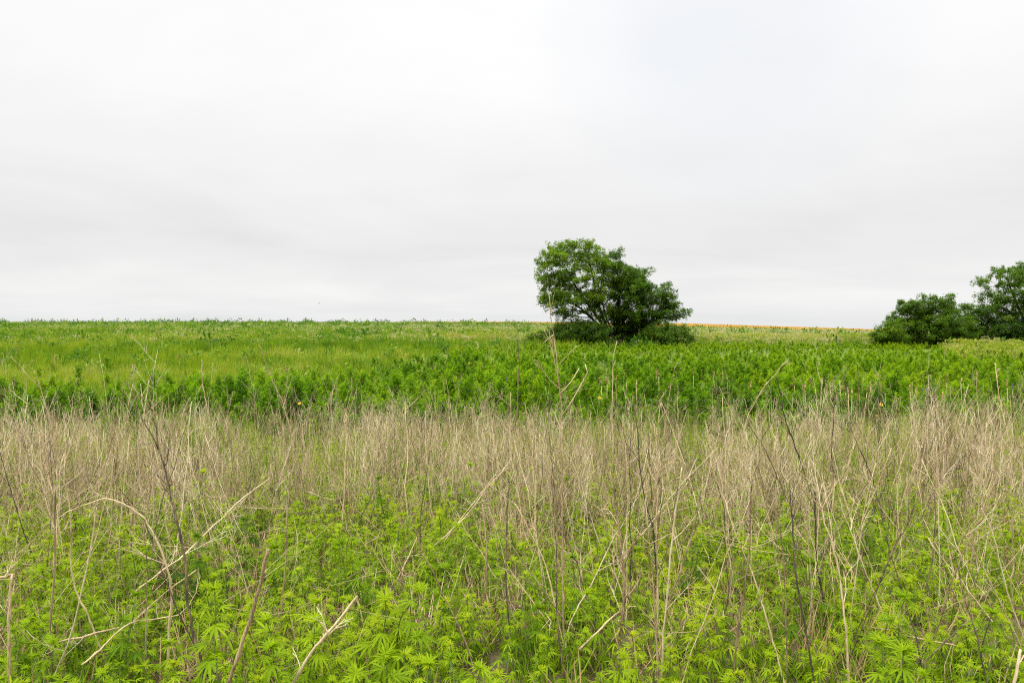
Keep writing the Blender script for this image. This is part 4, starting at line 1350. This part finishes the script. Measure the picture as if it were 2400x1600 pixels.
x, y = sample(3.3, 10, 13, -.8, .8, .2)
k = rng.uniform(0, 1, len(x)) < stalk_w(x, y) * np.interp(y, [3.3, 5, 10], [.5, 1, .8]) * np.clip((fnoise(x, y, 1.1, 84) - .2) * 2.2, .1, 1)
xb, yb = sample(44.5, 48.5, 9, -.15, .52, .5)            # the brown strip along the old field edge
ub = pixel_u(xb, yb)
kb = ((ub > 1650) & (ub < 2030)) | ((ub > 940) & (ub < 1190))
N1, N2 = int(k.sum()), int(kb.sum())
lx = np.concatenate([x[k], xb[kb]])
ly = np.concatenate([y[k], yb[kb]])
N = N1 + N2
rr = rots(N, .26)
rr[N1:, :2] *= .3
ls = np.concatenate([rng.uniform(.65, 1.1, N1), rng.uniform(.45, .7, N2)])
scatter('leaning_dead_weeds', lone + mass[:6], np.stack([lx, ly, H(lx, ly)], -1), rr, ls, np.concatenate([rng.integers(0, 10, N1), rng.integers(10, 16, N2)]),
        np.concatenate([np.clip(rng.choice([.12, .35, .6, .85], N1) + rng.normal(0, .06, N1), .02, .95), rng.uniform(.3, .6, N2)]), 'thin dead stems leaning every way through the stand')
print('dead mass', N)

# ---------------------------------------------------------------- the hemp thicket behind
bush = [hemp_bush(400 + i, h) for i, h in enumerate((1.0, 1.15, 1.3, 1.45, 1.2, 1.35))]


def thicket_end(u):
    return np.interp(u, [-300, 200, 500, 900, 1150, 2200, 2300, 2700], [19.5, 20.5, 22, 29, 42, 43, 34, 33])


x, y = sample(12.6, 46, 5.4, -.8, .8, 1)
u = pixel_u(x, y)
e = thicket_end(u) * (1 + (fnoise(x, y, 5, 91) - .5) * .22)
e = e * np.where(u < 1100, rng.uniform(.86, 1.0, len(x)), rng.uniform(.95, 1.05, len(x))) + np.where(rng.uniform(0, 1, len(x)) < .10, rng.exponential(3.2, len(x)), 0) * (u < 1100)
k = (y < e) & (rng.uniform(0, 1, len(x)) < np.clip(.5 + fnoise(x, y, 4, 92), 0, 1))
x, y, u = x[k], y[k], u[k]
N = len(x)
hs = np.interp(y, [12.6, 14, 17, 24, 32, 36, 42], [.42, .70, .95, .88, .60, .42, .34]) * rng.uniform(.65, 1.2, N) * (.62 + .72 * fnoise(x, y, 2.2, 93))
hs *= np.interp(u, [-200, 600, 1200, 2400], [1.0, 1.0, .98, .92])
tn = np.clip(.50 + (fnoise(x, y, 6, 94) - .5) * .6 + rng.normal(0, .06, N) + np.interp(y, [14, 20, 28, 40], [-.08, .02, .10, .24]) + np.interp(u, [0, 900, 1800], [-.03, .02, .08]), .05, .9)
scatter('hemp_thicket_vegetation', bush, np.stack([x, y, H(x, y)], -1), rots(N, .07), np.stack([.25 + hs * .75, .25 + hs * .75, hs], -1), rng.integers(0, 6, N), tn, 'thicket of tall bright green hemp crossing the hollow')
print('thicket', N)

# pale grass mixed at the back of the thicket and the meadow on the left
mg = [grass_tuft(420 + i, 34, .62, .014, .20, GRASS, .5, .35) for i in range(5)]
x, y = sample(18, 75, 5.0, -.8, .1, 1)
u = pixel_u(x, y)
k = (y > thicket_end(u) * (.93 + .15 * rng.uniform(0, 1, len(x)))) & (rng.uniform(0, 1, len(x)) < np.interp(y, [20, 40, 75], [1, .8, .45]))
x, y = x[k], y[k]
N = len(x)
tn = np.clip(.50 + (fnoise(x * .5, y, 6, 95) - .5) * .8 + (fnoise(x, y, 1.6, 96) - .5) * .4 + rng.normal(0, .08, N), .08, .85)
scatter('meadow_grass', mg, np.stack([x, y, H(x, y)], -1), rots(N, .1), rng.uniform(.7, 1.25, N), rng.integers(0, 5, N), tn, 'yellowish green tall grass on the slope behind the thicket')
print('meadow', N)
x, y = sample(7.5, 15.5, 9, -.8, .8, .4)
k = rng.uniform(0, 1, len(x)) < np.clip((fnoise(x, y, 1.8, 130) - .32) * 3.2, .05, 1)
x, y = x[k], y[k]
N = len(x)
scatter('tall_green_grass', [grass_tuft(425 + i, 26, .62, .007, .14, GRASS, .5, .30) for i in range(4)], np.stack([x, y, H(x, y)], -1), rots(N, .1), rng.uniform(.8, 1.35, N), rng.integers(0, 4, N), np.clip(.55 + (fnoise(x, y, 1.2, 131) - .5) * .6, .2, .85), 'yellow green grass growing up through the dead stems')
# tan bank at the right and brown strip along the old fence line
tg = [grass_tuft(430 + i, 30, .55, .014, .18, GRASS, .75, .35, 8) for i in range(4)]
xa, ya = sample(33.5, 41, 7, .55, .82, .5)
ka = rng.uniform(0, 1, len(xa)) < smoothstep(2190, 2270, pixel_u(xa, ya))
xb, yb = sample(44, 50, 6, -.1, .55, .5)
kb = (pixel_u(xb, yb) < 1180) | (pixel_u(xb, yb) > 1640)
xc, yc = sample(25, 31, 4, -.2, .05, .5)
kc = rng.uniform(0, 1, len(xc)) < np.exp(-((pixel_u(xc, yc) - 1130) / 90) ** 2 - ((yc - 28) / 2) ** 2)
x = np.concatenate([xa[ka], xb[kb], xc[kc]])
y = np.concatenate([ya[ka], yb[kb], yc[kc]])
N = len(x)
scatter('tan_grass', tg, np.stack([x, y, H(x, y)], -1), rots(N, .1), rng.uniform(.7, 1.3, N), rng.integers(0, 4, N), np.clip(rng.normal(.54, .14, N) - .22 * (fnoise(x, y, 2.5, 97) > .62), .2, 1), 'tan dry grass on the bank and along the old field edge')

# the far field: low weeds, pale seed grass, dark broad leaves
fw = [weed_dome(440 + i, 46, .34, .40, .17, FIELD) for i in range(4)] + [grass_tuft(450 + i, 26, .55, .022, .24, FIELD, .55, .4, 8) for i in range(4)] + [grass_tuft(460 + i, 28, .5, .024, .26, FIELD, .55, .45) for i in range(4)]
x, y = sample(42, 168, 4.2, -.8, .8, 2)
k = rng.uniform(0, 1, len(x)) < np.interp(y, [42, 60, 110, 168], [1, .9, .62, .5])
u = pixel_u(x, y)
k &= ~((y < thicket_end(u)) & (u > 1100))
x, y, u = x[k], y[k], u[k]
N = len(x)
tanp = np.interp(u, [0, 700, 1200, 1700, 2300], [.04, .06, .16, .27, .27]) * np.clip(.4 + 1.2 * fnoise(x, y * .5, 9, 98), 0, 1.3)
tanp = tanp * np.interp(y, [45, 60, 130, 165], [1.1, 1.2, .7, .35])
ist = rng.uniform(0, 1, N) < tanp
idx = np.where(ist, rng.integers(4, 8, N), np.where(rng.uniform(0, 1, N) < .5, rng.integers(8, 12, N), rng.integers(0, 4, N)))
rows = (fnoise(x * .18, y, 6, 99) - .5)
tn = np.where(ist, rng.normal(.78, .07, N), np.clip(.40 + rng.normal(0, .12, N) + rows * .9 + (fnoise(x, y, 3, 111) - .5) * .35 + np.interp(u, [0, 1200, 2000], [.04, 0, -.03]), .05, .72))
scatter('field_weeds', fw, np.stack([x, y, H(x, y)], -1), rots(N, .08), rng.uniform(.65, 1.25, N) * np.interp(y, [42, 168], [.95, 1.1]), idx, tn, 'rough green field of low weeds and pale seed grass up the hill')
print('field', N)
# mixed mid green weeds breaking up the meadow
x, y = sample(19, 80, 1.5, -.8, .12, 1)
u = pixel_u(x, y)
k = (y > thicket_end(u) * .9) & (rng.uniform(0, 1, len(x)) < np.clip((fnoise(x * .6, y, 4.5, 120) - .3) * 2.6, .08, 1))
x, y = x[k], y[k]
N = len(x)
scatter('meadow_weeds', fw[:4] + fw[8:12], np.stack([x, y, H(x, y)], -1), rots(N, .1), rng.uniform(.7, 1.7, N), rng.integers(0, 8, N), np.clip(rng.normal(.40, .13, N), .1, .7), 'rough mid green weeds mixed into the meadow grass')
# dark leafy weeds scattered through meadow and field
x, y = sample(23, 166, .34, -.8, .8, 2)
u = pixel_u(x, y)
k = (y > thicket_end(u)) & (rng.uniform(0, 1, len(x)) < np.clip((fnoise(x, y, 11, 110) - .3) * 2.4, .1, 1))
x2_, y2_ = sample(145, 162, .35, -.8, -.05, 2)
x, y = np.concatenate([x[k], x2_]), np.concatenate([y[k], y2_])
N = len(x)
scatter('dark_field_weeds', fw[:4], np.stack([x, y, H(x, y)], -1), rots(N, .1), np.where(y > 145, .7 + np.minimum(rng.exponential(.55, N), 2.2), rng.uniform(.8, 2.1, N)) * np.interp(y, [23, 45, 166], [.7, 1, 1.15]), rng.integers(0, 4, N), np.clip(rng.normal(.24, .13, N), .02, .55), 'dark leafy weeds dotted over the meadow and hill field')
# ripe wheat
wt = [grass_tuft(470 + i, 40, .75, .03, .45, WHEAT, .5, .15, 20) for i in range(3)]
x, y = sample(172, 306, 1.0, -.12, .66, 4)
N = len(x)
scatter('wheat_crop_vegetation', wt, np.stack([x, y, H(x, y)], -1), rots(N, .05), rng.uniform(.85, 1.1, N), rng.integers(0, 3, N), rng.uniform(.2, .8, N), 'golden wheat stems standing beyond the crest')

# ================================================================== SEED SPIKES, FLOWERS, THISTLES, WIRE
RUST = dry_mat('rusty_spike', [(0, (.10, .065, .035)), (.4, (.29, .18, .075)), (.7, (.46, .32, .135)), (1, (.56, .43, .22))], False)
SPK = [(1934, 873, 30), (1945, 896, 16), (1953, 892, 10), (1968, 893, 22), (1978, 905, 14), (1987, 909, 12), (1997, 910, 14), (2034, 900, 18), (2040, 896, 44), (2061, 870, 24), (2066, 872, 30), (2073, 874, 24), (2064, 898, 34), (2133, 902, 14),
       (2149, 905, 30), (2182, 877, 22), (2209, 920, 22), (2220, 878, 18), (2256, 885, 10), (2290, 868, 16), (2360, 890, 18), (1645, 874, 18), (1674, 872, 16), (1704, 876, 18), (1694, 868, 12), (1624, 866, 14), (1760, 894, 18), (1595, 862, 16),
       (1538, 862, 18), (1542, 868, 14), (1518, 882, 20), (1462, 866, 14), (1446, 880, 16), (1404, 886, 18), (1421, 886, 14), (1493, 890, 16), (1860, 880, 22), (1888, 896, 16), (1900, 884, 16), (1926, 886, 14), (2012, 870, 20), (2101, 886, 14),
       (2024, 878, 18), (2336, 880, 16), (810, 888, 12), (824, 885, 14), (849, 890, 12), (1011, 857, 16), (1070, 882, 12), (1280, 872, 14), (129, 828, 18), (417, 828, 16), (310, 852, 12)]
labs = []
for u, v, hp in SPK:
    labs.append((u, v))
spk_group = 'rusty seed spikes standing above the thicket'
srt = sorted(range(len(SPK)), key=lambda i: SPK[i][0])
for k, i in enumerate(srt):
    u, v, hp = SPK[i]
    r = random.Random(600 + i)
    d = float(np.interp(v, [828, 850, 870, 900, 925], [31, 25, 19.5, 15.4, 14.0]))
    tp, bt = P(u, v, d), P(u + r.gauss(0, 2), v + hp, d)
    gp = Vector((bt.x + r.gauss(0, .05), d, float(H(bt.x, d))))
    tone = r.choice(('rusty', 'orange brown', 'dull brown', 'tan'))
    size = 'long' if hp > 20 else 'short' if hp < 14 else 'slim'
    where = ('above the meadow grass' if u < 500 else 'above the left thicket' if u < 1100 else 'just past the tallest stalk' if u < 1300 else 'below the darker tree' if u < 1630 else 'below the open field' if u < 2040 else 'below the frame edge trees')
    if any(abs(u - o[0]) < 12 and o != (u, v) for o in labs):
        side = 'paired with another spike'
    else:
        side = 'standing apart'
    root = thing('seed_spike', gp, '%s %s seed spike %s, %s' % (size, tone, side, where), 'seed spike', spk_group)
    mb = MB()
    tube(mb, [(0, 0, -.05), (bt - gp) * .5 + Vector((r.gauss(0, .02), 0, 0)), bt - gp], [.009, .008, .007], 5)
    o = mb.build('stem', DRY, root)
    o['tint'] = .5
    mb = MB()
    L = (tp - bt).length
    nn_ = 9
    prof = [.003, .010, .015, .017, .016, .014, .011, .008, .003]
    tube(mb, [(bt - gp).lerp(tp - gp, q / (nn_ - 1)) for q in range(nn_)], [p_ * (1 + r.gauss(0, .2)) for p_ in prof], 7)
    for q in range(40):
        tt = r.random()
        a = r.uniform(0, 6.28)
        p = (bt - gp).lerp(tp - gp, tt)
        leaves(mb, np.array([tuple(p)]), np.array([(math.cos(a), math.sin(a), .7)]), np.array([(0, 0, 1)]), .035, .016, 0, r.uniform(.3, .9), prof=((0, .5), (.5, 1)))
    o = mb.build('seed_head', RUST, root)
    o['tint'] = {'rusty': .4, 'orange brown': .6, 'dull brown': .2, 'tan': .85}[tone]

YEL = plain_mat('yellow_petal', (.80, .50, .02), .5, .1)
BRN = plain_mat('flower_centre', (.22, .10, .02), .8)
PUR = plain_mat('thistle_purple', (.27, .10, .36), .6, .25, 60)
GRN = plain_mat('thistle_bract', (.10, .15, .06), .7)
for u, v, d, sz, lb in ((702, 945, 13.2, 1, 'single yellow flower at the left thicket edge'), (1405, 932, 13.2, 1, 'single yellow flower right of the tallest stalk'), (2065, 948, 12.6, 1.25, 'bright yellow flower among dry stems at the right'), (2055, 974, 11.8, .7, 'small orange yellow flower below the bright one')):
    p = P(u, v, d)
    gp = Vector((p.x + .03, d + .05, float(H(p.x, d))))
    root = thing('yellow_flower', gp, lb, 'flower', 'yellow flowers at the thicket edge')
    mb = MB()
    tube(mb, wobble((0, 0, -.03), p - gp, 6, .03), [.004] * 6, 5)
    mb.build('stem', HEMPSTEM, root)
    mb = MB()
    a = np.arange(12) * 2 * np.pi / 12
    face = Vector((0, -1, .55)).normalized()
    sx = Vector((1, 0, 0))
    sy = face.cross(sx)
    D = np.array([tuple(sx * math.cos(q) + sy * math.sin(q) + face * .25) for q in a])
    leaves(mb, np.repeat(np.array([tuple(p - gp)]), 12, 0), D, np.array(tuple(face)), .028 * sz, .017 * sz, .1, prof=((0, .4), (.55, 1)))
    o = mb.build('bloom', YEL, root)
    mb = MB()
    tube(mb, [p - gp - face * .004, p - gp + face * .006, p - gp + face * .012], np.array([.014, .013, .004]) * sz, 8)
    mb.build('flower_centre', BRN, root)
for u, v, d, lb in ((2160, 918, 15.5, 'faded thistle head, outermost left of the thistle cluster'), (2172, 915, 15.6, 'small purple thistle head at the left of the cluster pair'), (2182, 919, 15.4, 'bright purple thistle head in the middle of the cluster'), (2193, 916, 15.7, 'pinkish thistle head ending the cluster on its right'),
                    (2374, 907, 15.8, 'upper purple thistle head of the two by the frame edge'), (2373, 913.5, 15.5, 'lower violet thistle head of the two by the frame edge'), (2391, 905, 16, 'pink thistle head close to the frame edge'), (1188, 893, 16, 'tiny purple thistle head left of the tallest stalk')):
    p = P(u, v, d)
    gp = Vector((p.x, d + .08, float(H(p.x, d))))
    root = thing('thistle', gp, lb, 'thistle', 'purple thistles in the thicket')
    mb = MB()
    q = p - gp
    tube(mb, wobble((0, 0, -.03), q, 6, .02), [.005] * 6, 5)
    mb.build('stem', HEMPSTEM, root)
    mb = MB()
    tube(mb, [q, q + Vector((0, 0, .012)), q + Vector((0, 0, .028)), q + Vector((0, 0, .038))], [.006, .02, .02, .014], 8)
    mb.build('bract', GRN, root)
    mb = MB()
    g = np.random.default_rng(int(u))
    a = g.uniform(0, 6.28, 60)
    s_ = g.uniform(0, .8, 60)
    leaves(mb, np.repeat(np.array([tuple(q + Vector((0, 0, .034)))]), 60, 0), np.stack([np.cos(a) * s_, np.sin(a) * s_, np.ones(60)], -1), np.stack([-np.cos(a), -np.sin(a), s_], -1), .042, .006, .1, prof=((0, 1), (.6, 1)))
    mb.build('bloom', PUR, root)

# one slack fence wire in front of the thicket
mb = MB()
wp = []
for q in range(41):
    xx = 2.6 + q * .35
    wp.append((xx, 13.9 + .002 * q, float(P(1620 + (xx - 3.66) / 14 * 1600, 938.5, 13.9).z) + .02 * math.sin(q * .7) * .3))
tube(mb, wp, .0008, 5)
o = mb.build('fence_wire', plain_mat('zinc_wire', (.30, .31, .28), .6, .1))
tag(o, 'thin slack grey wire running in front of the hemp thicket', 'fence wire')
